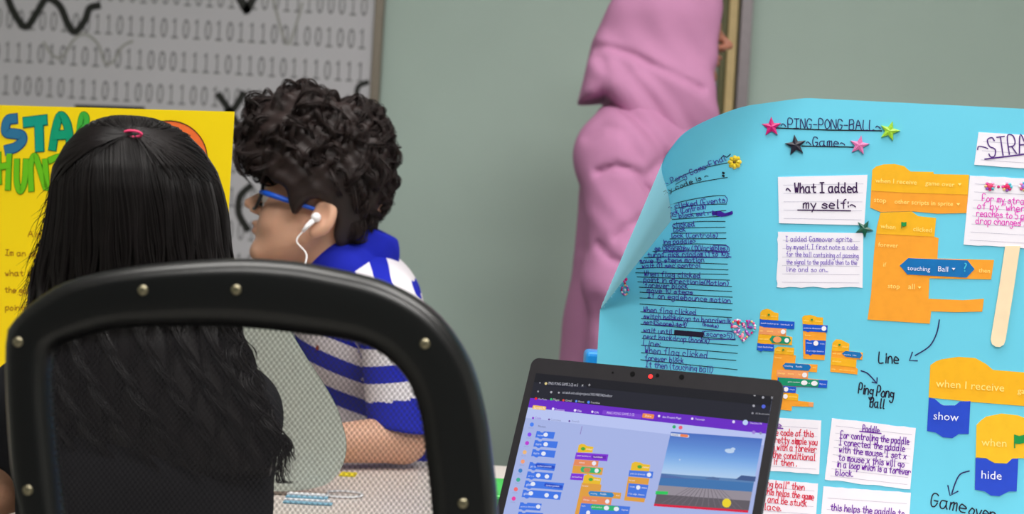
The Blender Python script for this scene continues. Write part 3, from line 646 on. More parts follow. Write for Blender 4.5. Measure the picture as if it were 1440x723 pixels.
cutout([(Z5([(520, 295), (525, 250), (545, 230), (575, 232), (595, 243), (620, 255), (618, 296), (697, 305), (693, 345), (661, 343), (658, 390), (668, 398), (665, 428), (512, 413)]), ORG, 0), (Z5([(520, 295), (525, 250), (545, 230), (575, 232), (595, 243), (620, 255), (616, 300)]), YEL, 1), (Z5([(517, 330), (660, 348), (656, 388), (515, 374)]), YEL, 1), (Z5([(578, 310), (598, 295), (682, 303), (692, 320), (680, 338), (598, 328)]), HEX, 2)],
       [('when', Z5([(526, 270)])[0], Z5([(553, 272)])[0], PALE), ('flag', (*Z5([(560, 264)])[0], 2.2)), ('clicked', Z5([(578, 274)])[0], Z5([(612, 277)])[0], PALE), ('wait until', Z5([(525, 312)])[0], Z5([(572, 315)])[0], PALE), ('touching', Z5([(590, 318)])[0], Z5([(628, 321)])[0], WHT), ('Line', Z5([(640, 323)])[0], Z5([(660, 325)])[0], WHT), ('broadcast', Z5([(525, 355)])[0], Z5([(575, 360)])[0], PALE), ('stop', Z5([(520, 400)])[0], Z5([(542, 402)])[0], PALE), ('other scripts in sprite', Z5([(562, 403)])[0], Z5([(650, 411)])[0], PALE)], 'small yellow code cut-out beside the ping pong ball arrow')
cutout([(Z6([(70, 75), (100, 55), (190, 60), (268, 68), (262, 140), (285, 145), (275, 225), (505, 237), (498, 315), (412, 310), (405, 378), (607, 398), (600, 475), (290, 463), (283, 530), (310, 540), (305, 605), (465, 622), (460, 668), (245, 660), (240, 708), (80, 690), (30, 500), (35, 360), (60, 140)]), ORG, 0), (Z6([(70, 75), (100, 55), (190, 60), (268, 68), (262, 140), (64, 125)]), YEL, 1), (Z6([(148, 248), (180, 218), (420, 235), (440, 265), (415, 300), (175, 285)]), HEX, 2), (Z6([(90, 290), (410, 306), (405, 378), (85, 355)]), SAL, 1), (Z6([(100, 366), (607, 398), (600, 475), (95, 450)]), BLU, 1), (Z6([(110, 370), (512, 394), (520, 430), (506, 466), (110, 448)]), GRN, 2), (Z6([(95, 452), (290, 462), (282, 527), (92, 515)]), BLU, 2), (Z6([(90, 517), (310, 540), (305, 606), (88, 585)]), YEL, 1), (Z6([(415, 620), (465, 625), (460, 666), (412, 660)]), SAL, 1)],
       [('when', Z6([(80, 95)])[0], Z6([(130, 98)])[0], PALE), ('flag', (*Z6([(148, 92)])[0], 2.2)), ('clicked', Z6([(195, 103)])[0], Z6([(255, 108)])[0], PALE), ('forever', Z6([(70, 170)])[0], Z6([(140, 175)])[0], PALE), ('touching', Z6([(170, 255)])[0], Z6([(255, 262)])[0], WHT), ('Paddle', Z6([(285, 263)])[0], Z6([(350, 268)])[0], WHT), ('then', Z6([(455, 272)])[0], Z6([(492, 275)])[0], PALE), ('change', Z6([(100, 330)])[0], Z6([(175, 335)])[0], PALE), ('score', Z6([(205, 335)])[0], Z6([(262, 340)])[0], PALE), ('by', Z6([(312, 342)])[0], Z6([(334, 344)])[0], PALE), ('dot', (*Z6([(373, 343)])[0], 3.5)), ('pick random', Z6([(205, 418)])[0], Z6([(325, 424)])[0], WHT), ('dot', (*Z6([(370, 422)])[0], 3.4), 1.35), ('to', Z6([(412, 430)])[0], Z6([(430, 431)])[0], WHT), ('dot', (*Z6([(473, 428)])[0], 3.4), 1.35), ('degrees', Z6([(525, 437)])[0], Z6([(592, 443)])[0], WHT), ('dot', (*Z6([(185, 487)])[0], 3.3)), ('steps', Z6([(222, 494)])[0], Z6([(272, 498)])[0], WHT), ('dot', (*Z6([(178, 560)])[0], 3.3)), ('seconds', Z6([(212, 568)])[0], Z6([(295, 575)])[0], PALE)], 'small code cut-out half hidden by the laptop corner')
# pen captions and arrows
for t, a_, c_, h_ in (('Line', (1236, 510), (1263, 511), 15), ('Ping Pong', (1207, 553), (1256, 560), 14), ('Ball', (1223, 572), (1243, 574.5), 13), ('Game', (1308, 711), (1357, 721), 18), ('over', (1362, 723), (1398, 730), 16)):
    b = MB(); hand(b, BP, t, a_, c_, h_, DARK, .0014); b.build('pen_caption', poster)
for q, h_ in (([(1321, 450), (1317, 469), (1307, 487), (1287, 500)], [(1283, 495.5), (1279, 507), (1290, 507.5)]), ([(1211, 521.5), (1219, 524.5), (1226, 531), (1232, 538)], [(1226.5, 537.5), (1233, 539), (1233.5, 531.5)]), ([(1363, 662.5), (1351, 666.5), (1344.5, 676.5), (1338.5, 694)], [(1333, 683), (1336, 697), (1347, 691)])):
    b = MB(); ribbon(b, BP, crom(q, 6), .0014, .0006, NAVY); ribbon(b, BP, h_, .0014, .0006, NAVY); b.build('pen_arrow', poster)

# light blue plastic block behind the poster's left edge
c = px(836, 512, 1.80); b = MB(); b.box((c[0]-.012, 1.79, TZ), (c[0]+.08, 1.85, c[2]+.016), mat('sky_plastic', (30, 150, 235), .3, .5)); tag(b.build('pencil_case', bevel=.006), 'bright blue plastic case standing behind the blue poster', 'case')

# ------------------------------------------------------------------ laptop
LW, LH = .285, .1995; LYAW, LTIL = -.471, .392; LHG = np.array([.1215, 1.4415, TZ+.016])
lr = np.array([math.cos(LYAW), math.sin(LYAW), 0]); lb = np.array([-math.sin(LYAW), math.cos(LYAW), 0])
lu = math.cos(LTIL)*np.array([0, 0, 1])+math.sin(LTIL)*lb; ln_ = np.cross(lr, lu)
if ln_[1] > 0: ln_ = -ln_
LP = Plane(LHG, 0, N=ln_, U=lr, V=lu)
lap = empty('laptop', (LHG[0], LHG[1], TZ)); tag(lap, 'black laptop with a coding page open on the table', 'laptop')
LB = mat('laptop_black', (36, 34, 38), .5, .3, noise=.04, scale=200); LBZ = mat('laptop_bezel', (34, 32, 36), .6, .2, noise=.06, scale=80)
def rrect(x0, y0, x1, y1, r, n=6):
    out = []
    for cx, cy, a in ((x1-r, y0+r, -90), (x1-r, y1-r, 0), (x0+r, y1-r, 90), (x0+r, y0+r, 180)):
        for k in range(n+1): t = math.radians(a+90*k/n); out.append((cx+r*math.cos(t), cy+r*math.sin(t)))
    return out
b = MB(); rr = rrect(-LW/2, 0, LW/2, LH, .009); plate(b, LP, rr, -.006, 0, LBZ, LB); b.build('lid', lap)
b = MB(); q = [LP.w(p[0], p[1], -.006) for p in rr]; b.add(q, [tuple(range(len(q)))[::-1]], LB); b.build('lid_back', lap)
b = MB(); Rm = np.stack([lr, lb, np.array([0, 0, 1.])], 1)
BPp = Plane((LHG[0], LHG[1], TZ), 0, N=np.array([0, 0, 1.]), U=lr, V=lb)
plate(b, BPp, rrect(-LW/2, -.205, LW/2, .004, .01), .0, .014, LB); b.build('base', lap)
b = MB(); plate(b, BPp, rrect(-.05, -.19, .05, -.125, .003), .0141, .0146, mat('touchpad', (60, 60, 64), .3)); b.build('touchpad', lap)
KEY = mat('key_black', (26, 26, 28), .5); b = MB()
for r_ in range(5):
    for k in range(13): plate(b, BPp, rrect(-.125+k*.0193, -.035-r_*.0175, -.125+k*.0193+.0165, -.0205-r_*.0175, .002, 2), .0141, .0158, KEY)
b.build('keyboard', lap)
b = MB(); b.tube([LHG-lr*.1, LHG+lr*.1], .005, LB, 10); b.build('hinge', lap)
# display
tl = LP.uv(754.6, 531.5); tr_ = LP.uv(1093, 551.5)
dx0, dx1 = -LW/2+.009, LW/2-.009; dy1 = (tl[1]+tr_[1])/2; dy0 = .016
b = MB(); plate(b, LP, rrect(dx0, dy0, dx1, dy1, .001), .0001, .0003, screen_mat((168, 182, 232))); disp = b.build('display', lap)
_q = lambda x, y: (680+x/2.975, 480+y/2.975)
ui = MB(); LV = [0]
def ubar(y0, y1, c, x0=None, x1=None, lev=1):
    plate(ui, LP, [(x0 if x0 is not None else dx0, y0), (x1 if x1 is not None else dx1, y0), (x1 if x1 is not None else dx1, y1), (x0 if x0 is not None else dx0, y1)], .0003, .0003+lev*.00012, screen_mat(c))
def uquad(pts, c, lev=3):
    plate(ui, LP, [LP.uv(*_q(*p)) for p in pts], .0003, .0003+lev*.00012, screen_mat(c))
def urect(x0, y0, x1, y1, c, lev=3, r=.0012):
    a = LP.uv(*_q(x0, y0)); d = LP.uv(*_q(x1, y1)); plate(ui, LP, rrect(min(a[0], d[0]), min(a[1], d[1]), max(a[0], d[0]), max(a[1], d[1]), min(r, abs(a[1]-d[1])/2.1, abs(a[0]-d[0])/2.1), 3), .0003, .0003+lev*.00012, screen_mat(c))
def udot(x, y, r, c, lev=5, sx=1.):
    a = LP.uv(*_q(x, y)); k = r/2.975/1330.; plate(ui, LP, [(a[0]+k*sx*math.cos(t), a[1]+k*math.sin(t)) for t in np.linspace(0, 2*math.pi, 14, endpoint=False)], .0003, .0003+lev*.00012, screen_mat(c))
def utext(s_, x0, y0, x1, y1, c, h=None): printed(ui, LP, s_, _q(x0, y0), _q(x1, y1), screen_mat(c), .0014, h)
vh = (LP.uv(*_q(200, 256))[1]+LP.uv(*_q(1195, 326))[1])/2; vp = (LP.uv(*_q(191, 298))[1]+LP.uv(*_q(1187, 366))[1])/2
vt0 = dy1-(dy1-vh)*.36
ubar(vh, dy1, (26, 28, 40)); ubar(vt0, dy1, (12, 14, 22), lev=2); ubar(vp, vh, (104, 34, 196), lev=2); ubar(vp-.012, vp, (186, 198, 244), lev=1)
urect(250, 168, 430, 200, (28, 30, 44), 3); udot(262, 178, 6, (225, 205, 140))
for s_ in (('PING PONG GAME 2 (2) on S', 273, 183, 396, 191, (190, 190, 200), 4), ('x', 411, 190, 419, 191, (200, 200, 205)), ('+', 438, 192, 448, 193, (200, 200, 205)), ('scratch.mit.edu/projects/1051983342/editor', 331, 220, 540, 236, (190, 192, 204), 3.6),
           ('YouTube', 230, 246, 266, 249, (200, 200, 205)), ('Maps', 292, 250, 318, 252, (200, 200, 205)), ('Gmail', 343, 253, 370, 255, (200, 200, 205)), ('News', 398, 257, 422, 259, (200, 200, 205)), ('Translate', 449, 261, 488, 264, (200, 200, 205)), ('All Bookmarks', 1139, 307, 1197, 311, (180, 180, 190)),
           ('Settings', 302, 292, 340, 295, (235, 225, 255)), ('File', 394, 298, 411, 299, (235, 225, 255)), ('Edit', 466, 303, 484, 304, (235, 225, 255)), ('PING PONG GAME 2 (2)', 517, 306, 632, 314, (215, 195, 250), 3.4), ('See Project Page', 750, 322, 828, 328, (235, 225, 255)), ('Tutorials', 886, 331, 926, 334, (235, 225, 255)), ('Hadisha178', 1117, 347, 1165, 351, (225, 215, 250)),
           ('Code', 217, 326, 242, 328, (130, 60, 200)), ('Costumes', 282, 333, 325, 337, (130, 140, 180)), ('Sounds', 370, 339, 402, 342, (130, 140, 180)), ('Motion', 230, 361, 261, 364, (80, 85, 130))): utext(*s_)
urect(500, 289, 660, 325, (124, 62, 208), 3); urect(667, 302, 712, 326, (238, 140, 70), 4); utext('Share', 676, 317, 703, 320, (255, 240, 225)); urect(208, 268, 260, 290, (240, 190, 90), 4); utext('Scratch', 211, 285, 257, 287, (255, 250, 240))
for x, y, c, r in ((220, 241, (230, 30, 40), 6), (284, 244, (60, 190, 110), 5), (335, 248, (220, 70, 60), 5), (389, 252, (90, 140, 240), 5), (440, 256, (80, 130, 240), 6), (229, 211, (150, 150, 160), 4), (284, 214, (170, 170, 180), 5), (316, 216, (170, 170, 180), 4), (292, 284, (235, 225, 255), 6), (384, 290, (235, 225, 255), 6), (456, 296, (235, 225, 255), 5), (735, 314, (235, 225, 255), 5), (874, 325, (235, 225, 255), 5), (1047, 338, (225, 215, 250), 6), (1096, 341, (190, 210, 250), 11), (1172, 274, (80, 100, 220), 8), (1131, 271, (170, 170, 180), 5), (1170, 236, (170, 170, 180), 5), (1126, 302, (150, 150, 160), 4), (825, 362, (240, 90, 120), 8), (798, 359, (40, 170, 110), 7), (208, 322, (140, 60, 210), 5), (275, 328, (100, 60, 150), 4), (360, 335, (100, 60, 150), 4), (237, 175, (150, 150, 160), 3), (1131, 382, (160, 130, 220), 7), (1160, 386, (140, 145, 180), 5)): udot(x, y, r, c)
utext('-', 1130, 236, 1138, 237, (200, 200, 205)); utext('x', 1203, 241, 1212, 242, (200, 200, 205))
for (x, y, c) in ((203, 349, (70, 130, 245)), (193, 391, (140, 70, 240)), (183, 427, (190, 60, 210)), (173, 465, (240, 185, 120)), (165, 504, (245, 160, 120)), (155, 542, (60, 130, 200)), (146, 580, (60, 175, 150)), (136, 620, (245, 110, 110)), (127, 659, (235, 60, 160))): udot(x, y, 9, c); utext('block', x-12, y+17, x+8, y+18, (140, 150, 195), 1.6)
MB_ = (62, 118, 232); DB_ = (36, 76, 196)
def ublock(x0, y0, x1, y1, c, lev=3, skew=7):
    uquad([(x0+2, y0), (x0+14, y0+1), (x0+18, y0+6), (x0+28, y0+7), (x0+32, y0+2), (x1, y0+(x1-x0)*.07), (x1-skew, y1), (x0+26, y1-(x1-x0)*.07+1), (x0+20, y1-(x1-x0)*.07+6), (x0+12, y1-(x1-x0)*.07+5), (x0+6, y1-(x1-x0)*.07), (x0-skew+2, y1-(x1-x0)*.07)], c, lev)
for (x0, y0, x1, y1, t, dots, ddn) in ((222, 376, 300, 409, 'move', [(261, 392)], None), (214, 414, 312, 448, 'turn', [(261, 432)], None), (205, 452, 303, 488, 'turn', [(252, 471)], None), (193, 506, 303, 543, 'go to', [], (220, 512, 297, 536)), (184, 545, 291, 581, 'go to x', [(230, 562), (266, 567)], None), (175, 583, 338, 624, 'glide', [(208, 598)], (257, 594, 330, 618)), (165, 621, 327, 664, 'glide', [(199, 637), (265, 645), (304, 651)], None), (153, 674, 244, 710, 'point in direction', [(230, 693)], None), (146, 713, 250, 745, 'point', [], None)):
    ublock(x0, y0, x1, y1, MB_)
    for d_ in dots: udot(*d_, 9, (232, 236, 250), 5, 1.15)
    if ddn: urect(*ddn, DB_, 4); utext('random position', ddn[0]+6, (ddn[1]+ddn[3])/2+2, ddn[2]-12, (ddn[1]+ddn[3])/2+6, (225, 232, 250), 2.6)
    utext(t, x0+5, y0+22, x0+5+(24 if len(t) < 8 else 60), y0+24, (225, 232, 250))
uquad([(412, 356), (414, 356), (406, 390), (404, 390)], (140, 120, 190), 3)
S8 = lambda P: [(2.975*(780+x/5.879-680), 2.975*(600+y/5.879-480)) for x, y in P]
def us(P, c, lev=3): uquad(S8(P), c, lev)
YU, OU, PU, SU, BU, GU, TU = (236, 190, 40), (226, 160, 62), (128, 50, 216), (232, 140, 92), (66, 118, 226), (40, 180, 110), (40, 132, 200)
us([(190, 215), (200, 155), (225, 143), (250, 148), (270, 162), (322, 170), (312, 215)], YU); us([(180, 215), (445, 232), (435, 287), (168, 270)], PU, 4); us([(315, 236), (430, 243), (425, 272), (310, 265)], (104, 36, 180), 5); us([(168, 272), (365, 285), (358, 333), (155, 320)], SU, 3); us([(155, 322), (403, 342), (392, 402), (145, 385)], OU, 4); us([(215, 355), (228, 333), (375, 347), (388, 368), (370, 390), (225, 378)], GU, 5); us([(240, 362), (255, 342), (295, 346), (300, 362), (285, 380), (250, 378)], (210, 130, 80), 6); us([(140, 388), (242, 395), (235, 446), (128, 440)], PU, 3)
us([(235, 470), (245, 410), (275, 395), (310, 405), (330, 420), (386, 428), (378, 480)], YU, 6); us([(228, 465), (388, 482), (380, 535), (552, 550), (545, 600), (475, 595), (465, 650), (625, 665), (610, 740), (165, 740)], OU, 5); us([(280, 550), (295, 535), (480, 548), (494, 570), (480, 588), (295, 575)], TU, 7); us([(235, 578), (475, 597), (465, 650), (225, 632)], SU, 6); us([(222, 635), (626, 664), (612, 740), (200, 740)], BU, 6); us([(298, 660), (315, 645), (530, 662), (540, 685), (525, 702), (310, 688)], GU, 7)
us([(628, 362), (640, 305), (665, 292), (710, 298), (735, 312), (790, 318), (782, 372)], YU); us([(620, 362), (817, 375), (808, 428), (612, 412)], BU, 4); us([(610, 415), (785, 430), (742, 628), (575, 612)], OU, 3); us([(614, 470), (776, 484), (752, 595), (600, 580)], BU, 4)
for x, y, sx in ((328, 306, 1), (350, 367, 1), (438, 622, 1), (431, 676, 1.3), (513, 684, 1.3), (280, 715, 1), (783, 401, 1), (693, 506, 1)): udot(*S8([(x, y)])[0], 9, (236, 238, 250), 8, sx)
for x, y in ((238, 186), (302, 440), (705, 335)): udot(*S8([(x, y)])[0], 7, (70, 170, 60), 8, 1.4)
for t, x0, y0, x1, y1 in (('switch backdrop to', 185, 248, 300, 255), ('boardwalk', 325, 258, 400, 264), ('score', 205, 306, 250, 309), ('next backdrop', 145, 422, 230, 428), ('forever', 232, 498, 282, 502), ('touching', 300, 560, 355, 565), ('Paddle', 380, 566, 430, 570), ('then', 510, 578, 540, 580), ('change', 240, 612, 290, 616), ('score', 310, 618, 350, 622), ('turn', 225, 664, 255, 666), ('pick random', 310, 672, 395, 678), ('degrees', 555, 696, 610, 700), ('point in direction', 628, 396, 750, 406), ('forever', 618, 452, 668, 456), ('move', 625, 504, 665, 508), ('steps', 722, 514, 765, 518), ('if on edge, bounce', 615, 562, 745, 575), ('clicked', 262, 194, 312, 199), ('clicked', 325, 446, 375, 452), ('clicked', 730, 344, 780, 349)):
    a, d_ = S8([(x0, y0), (x1, y1)]); utext(t, a[0], a[1], d_[0], d_[1], (245, 240, 235))
# stage picture: sky, sea, boardwalk (flat print on the screen)
def lerp(a, c, t): return (a[0]+(c[0]-a[0])*t, a[1]+(c[1]-a[1])*t)
TL_, TR2, BR_, BL_ = (785, 380), (1167, 408), (1107, 718), (713, 690)
def band(t0, t1, c, lev=4): uquad([lerp(TL_, BL_, t0), lerp(TR2, BR_, t0), lerp(TR2, BR_, t1), lerp(TL_, BL_, t1)], c, lev)
sky0 = [(70, 110, 194), (84, 126, 204), (92, 138, 212), (104, 152, 222), (120, 168, 230), (140, 184, 236), (160, 198, 240), (176, 206, 240)]
for k in range(28):
    f_ = k/27*7; i_ = min(int(f_), 6); c = tuple(int(sky0[i_][q]+(sky0[i_+1][q]-sky0[i_][q])*(f_-i_)) for q in range(3)); band(k*.56/28, (k+1)*.56/28, c)
band(.56, .60, (90, 130, 180)); band(.60, .72, (62, 116, 176)); band(.72, .84, (150, 142, 152)); band(.84, .97, (96, 90, 98)); band(.97, 1.0, (220, 20, 60))
for k in range(1, 14): uquad([lerp(lerp(TL_, BL_, .72), lerp(TR2, BR_, .72), .3+.4*k/14), lerp(lerp(TL_, BL_, .72), lerp(TR2, BR_, .72), .3+.4*k/14+.006), lerp(lerp(TL_, BL_, .96), lerp(TR2, BR_, .96), k/14+.01), lerp(lerp(TL_, BL_, .96), lerp(TR2, BR_, .96), k/14)], (112, 104, 114), 5)
uquad([(745, 556), (800, 565), (870, 578), (742, 572)], (80, 110, 170), 6); uquad([(1055, 580), (1080, 562), (1140, 568), (1136, 588)], (62, 88, 140), 6); uquad([(930, 574), (960, 568), (990, 574), (985, 582), (932, 578)], (80, 110, 160), 6)
for x, y, r, sx in ((1030, 460, 9, 2.2), (1045, 452, 6, 1.6), (822, 497, 3, 1)): udot(x, y, r, (190, 212, 240), 6, sx)
uquad([(722, 628), (773, 630), (771, 642), (720, 641)], (40, 200, 90), 6); udot(1018, 678, 18, (240, 214, 40), 7)
urect(785, 385, 860, 405, (210, 216, 235), 6); urect(825, 389, 856, 404, (240, 130, 80), 7); utext('Score', 790, 396, 815, 398, (90, 95, 120))
ui.build('screen_page', disp)
b = MB(); GLS = mat('lens_black', (6, 6, 8), .5, .1, noise=0)
for x, y, r in ((624, 137, 11), (829, 150, 11), (728, 143, 8), (541, 131, 4)):
    b = MB(); a = LP.uv(*_q(x, y)); k = r/2.975/1330.; plate(b, LP, [(a[0]+k*math.cos(t), a[1]+k*math.sin(t)) for t in np.linspace(0, 6.283, 18, endpoint=False)], .0, .0005, GLS); b.build('webcam_lens', lap)
b = MB(); a = LP.uv(*_q(699, 148)); k = 9/2.975/1330.; plate(b, LP, [(a[0]+k*math.cos(t), a[1]+k*math.sin(t)) for t in np.linspace(0, 6.283, 18, endpoint=False)], .0, .0007, mat('led_red', (255, 40, 40), .3, emit=2.0, noise=0)); o = b.build('webcam_light', lap); o['label'] = 'small glowing red light'

# ------------------------------------------------------------------ yellow poster
YP = Plane(px(325, 250, 1.87), math.radians(17))
yel = empty('yellow_poster', YP.w(-.3, TZ-YP.O[2])); tag(yel, 'bright yellow poster with blue and green bubble letters', 'poster')
YC = mat('yellow_card', (240, 210, 0), .5, .35, noise=.02, scale=8)
a = YP.uv(329.5, 157); c = YP.uv(-60, 149); vb = TZ-YP.O[2]+.0005; ue = YP.uv(322, 300)[0]
b = MB(); plate(b, YP, [(-.72, vb), (ue-.002, vb), (a[0], a[1]), (-.72, a[1]+.0)], -.001, 0, YC); 
q = [YP.w(*p, -.001) for p in [(-.72, vb), (ue-.002, vb), (a[0], a[1]), (-.72, a[1])]]; b.add(q, [(3, 2, 1, 0)], mat('white_card_back', (225, 222, 210), .6)); b.build('poster_sheet', yel)
def bubble(name, strokes, wd, m, edge):
    b = MB()
    for s_ in strokes: ribbon(b, YP, crom([(x/5.164, 140+y/5.164) for x, y in s_], 6) if len(s_) > 2 else [(x/5.164, 140+y/5.164) for x, y in s_], wd*1.22, .0006, edge)
    for n_, s_ in enumerate(strokes): ribbon(b, YP, crom([(x/5.164, 140+y/5.164) for x, y in s_], 6) if len(s_) > 2 else [(x/5.164, 140+y/5.164) for x, y in s_], wd, .0011+n_*.0003, m)
    b.build(name, yel)
bubble('letter_s', [[(105, 140), (60, 150), (42, 200), (50, 240), (110, 250), (160, 262), (165, 300), (120, 345), (60, 365)]], .0125, ink((40, 110, 150)), ink((20, 70, 130)))
bubble('letter_t', [[(195, 165), (320, 150)], [(285, 165), (290, 350)]], .013, ink((0, 150, 130)), ink((0, 110, 90)))
bubble('letter_a', [[(385, 345), (405, 220), (440, 120), (490, 180), (515, 335)], [(410, 260), (495, 255)]], .0115, ink((0, 150, 110)), ink((0, 110, 80)))
bubble('letter_r', [[(575, 300), (580, 200), (600, 115), (630, 130), (625, 190), (590, 215), (625, 290)]], .008, ink((60, 170, 60)), ink((30, 120, 40)))
for nm, s_ in (('letter_h', [[(-10, 400), (-5, 600)], [(70, 410), (60, 640)], [(0, 490), (60, 480)]]), ('letter_u', [[(125, 450), (125, 600), (150, 665), (180, 600), (190, 450)]]), ('letter_n', [[(230, 650), (225, 480), (255, 410), (290, 500), (340, 650), (330, 450)]]), ('letter_t', [[(370, 440), (430, 420), (490, 440)], [(430, 430), (425, 650)]])):
    bubble(nm, s_, .0085, ink((100, 185, 20)), ink((50, 120, 10)))
b = MB(); cc = [(238+54*math.cos(t), 223+53*math.sin(t)) for t in np.linspace(-math.pi, math.pi, 18, endpoint=False)]
plate(b, YP, [YP.uv(*p) for p in crom(cc, 2, True)], .0002, .0009, mat('orange_paint', (240, 110, 50), .6, noise=.1)); ribbon(b, YP, crom(cc+cc[:1], 3), .0014, .0013, BLACK); b.build('painted_planet', yel)['label'] = 'orange painted disc with dark outline'
b = MB(); BRN = ink((150, 90, 20))
for t, a_, c_ in (('Aim of', (40, 333), (78, 334)), ('I\'m an object', (8, 359), (75, 362)), ('what is', (8, 388), (46, 388)), ('the game', (7, 411), (50, 413)), ('points', (8, 436), (40, 437))): hand(b, YP, t, a_, c_, 8, BRN, .0011)
b.build('handwriting', yel)
# grey-green rounded board, mask, scrap, green box on the tables
GP = Plane((0, 1.752, HC), 0)
gb = empty('grey_panel', GP.w(*GP.uv(420, 690))); tag(gb, 'pale grey-green rounded panel standing on the table before the striped shirt', 'panel')
gp = [(300, 692), (300, 392), (340, 388), (372, 406), (400, 452), (432, 505), (468, 562), (482, 600), (487, 628), (481, 656), (464, 678), (440, 687), (410, 691)]
gp = crom(gp[3:], 4)+[np.array(gp[0], float), np.array(gp[1], float), np.array(gp[2], float)]
gpu = [GP.uv(*p) for p in gp]; vmin = TZ+.0005-HC; gpu = [(p[0], max(p[1], vmin)) for p in gpu]
GE = mat('panel_edge_green', (52, 92, 66), .5); GM = mat('panel_grey', (196, 204, 194), .6, noise=.03)
b = MB(); plate(b, GP, gpu, -.004, 0, GM, GE); q = [GP.w(*p, -.004) for p in gpu]; tri = tessellate_polygon([[Vector((p[0], p[1], 0)) for p in gpu]]); b.add(q, [tuple(t) for t in tri], GM); b.build('board', gb)
MK = mat('mask_blue', (130, 180, 205), .7); MKW = mat('mask_white', (230, 230, 235), .7)
mk = empty('face_mask', (px(440, 690, 1.72)[0], 1.72, TZ)); tag(mk, 'pale blue and white paper mask lying below the grey panel', 'mask')
b = MB(); x0 = px(402, 690, 1.72)[0]; x1 = px(470, 690, 1.72)[0]
for k in range(4): b.box((x0, 1.700+k*.010, TZ+.0005+k*.0016), (x1-.004*k, 1.714+k*.010, TZ+.0022+k*.0016), MK if k % 2 == 0 else MKW)
b.build('pleats', mk)
b = MB(); lx = px(484, 678, 1.78)[0]; pts = [(lx+.024*math.cos(t), 1.775+.022*math.sin(t), TZ+.0022) for t in np.linspace(2.6, -2.6, 20)]; pts = [(x1-.01, 1.73, TZ+.004)]+pts+[(x1-.01, 1.71, TZ+.003)]; b.tube(crom(pts, 2), .0016, MKW, 6); b.build('ear_loop', mk)
a = px(481, 662, 1.96); c = px(503, 662, 1.96); b = MB(); b.box((a[0], 1.925, TZ+.0004), (c[0], 1.955, TZ+.002), mat('scrap_yellow', (235, 215, 30), .6)); tag(b.build('paper_scrap'), 'small yellow paper scrap beside the bare forearm on the table', 'paper')
gx = px(686, 700, 1.8)[0]; t = empty('green_box', (gx+.05, 1.795, TZ)); tag(t, 'bright green plastic box on the table behind the laptop', 'box')
GBX = mat('green_plastic', (40, 190, 60), .35, .5, noise=.03); b = MB(); b.box((gx-.01, 1.73, TZ+.0005), (gx+.11, 1.86, TZ+.014), GBX); b.build('body', t, bevel=.004)
b = MB(); b.box((gx-.013, 1.727, TZ+.0145), (gx+.113, 1.863, TZ+.020), mat('green_lid', (60, 205, 80), .2, .6, noise=.02)); b.build('lid', t, bevel=.003)

# ------------------------------------------------------------------ mesh backed chair in front
CD = 1.13; CP = Plane((0, CD, HC), 0)
chair = empty('mesh_chair', (px(350, 600, CD)[0], CD+.2, 0)); tag(chair, 'black mesh back chair with riveted plastic frame nearest the camera', 'chair')
OUT = [(0, 472), (16, 446), (45, 421), (95, 394), (190, 374), (320, 364), (400, 367), (454, 375), (542, 397), (612, 440), (659, 505), (682, 581), (694, 660), (700, 723), (704, 850), (700, 1000), (640, 1130), (350, 1160), (110, 1130), (62, 1000), (34, 820), (22, 723), (9, 670), (0, 560)]
INN = [(62, 545), (68, 494), (90, 482), (159, 464), (240, 460), (320, 460), (413, 469), (513, 487), (565, 528), (588, 580), (597, 640), (606, 723), (612, 850), (604, 980), (560, 1050), (350, 1070), (160, 1050), (112, 980), (92, 820), (80, 723), (70, 640)]
CEN = np.array([340., 700.])
def polar(P, n=144):
    C_ = np.array(crom(P, 8, True)); out = []
    for k in range(n):
        a = 2*math.pi*k/n; d = np.array([math.cos(a), math.sin(a)]); best = 0
        for i in range(len(C_)):
            p, q = C_[i]-CEN, C_[(i+1) % len(C_)]-CEN; e = q-p; den = d[0]*e[1]-d[1]*e[0]
            if abs(den) < 1e-9: continue
            t = (p[0]*e[1]-p[1]*e[0])/den; s_ = (p[0]*d[1]-p[1]*d[0])/den
            if 0 <= s_ <= 1 and t > best: best = t
        out.append(CEN+d*best)
    return out
PO, PI_ = polar(OUT), polar(INN)
def cw(p, dep):
    u, v = CP.uv(*p); c0 = CP.uv(345, 600)[0]; return CP.w(u, v, dep-.35*(u-c0)**2)
SEC = [(0, -.014), (.0, -.006), (.05, .000), (.22, .010), (.30, .011), *[(.74+.26*math.sin(q), .011-.016*(1-math.cos(q))) for q in np.radians([0, 10, 20, 30, 40, 50, 60, 70, 80, 90])], (1, -.014), (.985, -.022), (.94, -.026), (.5, -.026), (.05, -.022)]
FRM = mat('chair_plastic', (9, 9, 11), .33, .5, noise=.05, scale=150)
b = MB(); n = len(PO); L = len(SEC); vs = [cw(PI_[i]+(PO[i]-PI_[i])*t, dp) for i in range(n) for t, dp in SEC]
b.add(vs, [(i*L+k, i*L+(k+1) % L, ((i+1) % n)*L+(k+1) % L, ((i+1) % n)*L+k) for i in range(n) for k in range(L)], FRM); fr = b.build('back_frame', chair, smooth=True)
bm = bmesh.new(); bm.from_mesh(fr.data); bmesh.ops.recalc_face_normals(bm, faces=bm.faces); bm.to_mesh(fr.data); bm.free()
RV = mat('rivet_steel', (150, 142, 118), .3, metal=.9, noise=0)
for x, y in ((205, 408), (336, 407), (598, 483), (651, 708), (25, 481), (40, 689)):
    b = MB(); p = cw((x, y), .0115); b.ball(p, .0043, RV, 12, (1, .45, 1)); b.build('rivet', chair, smooth=True)
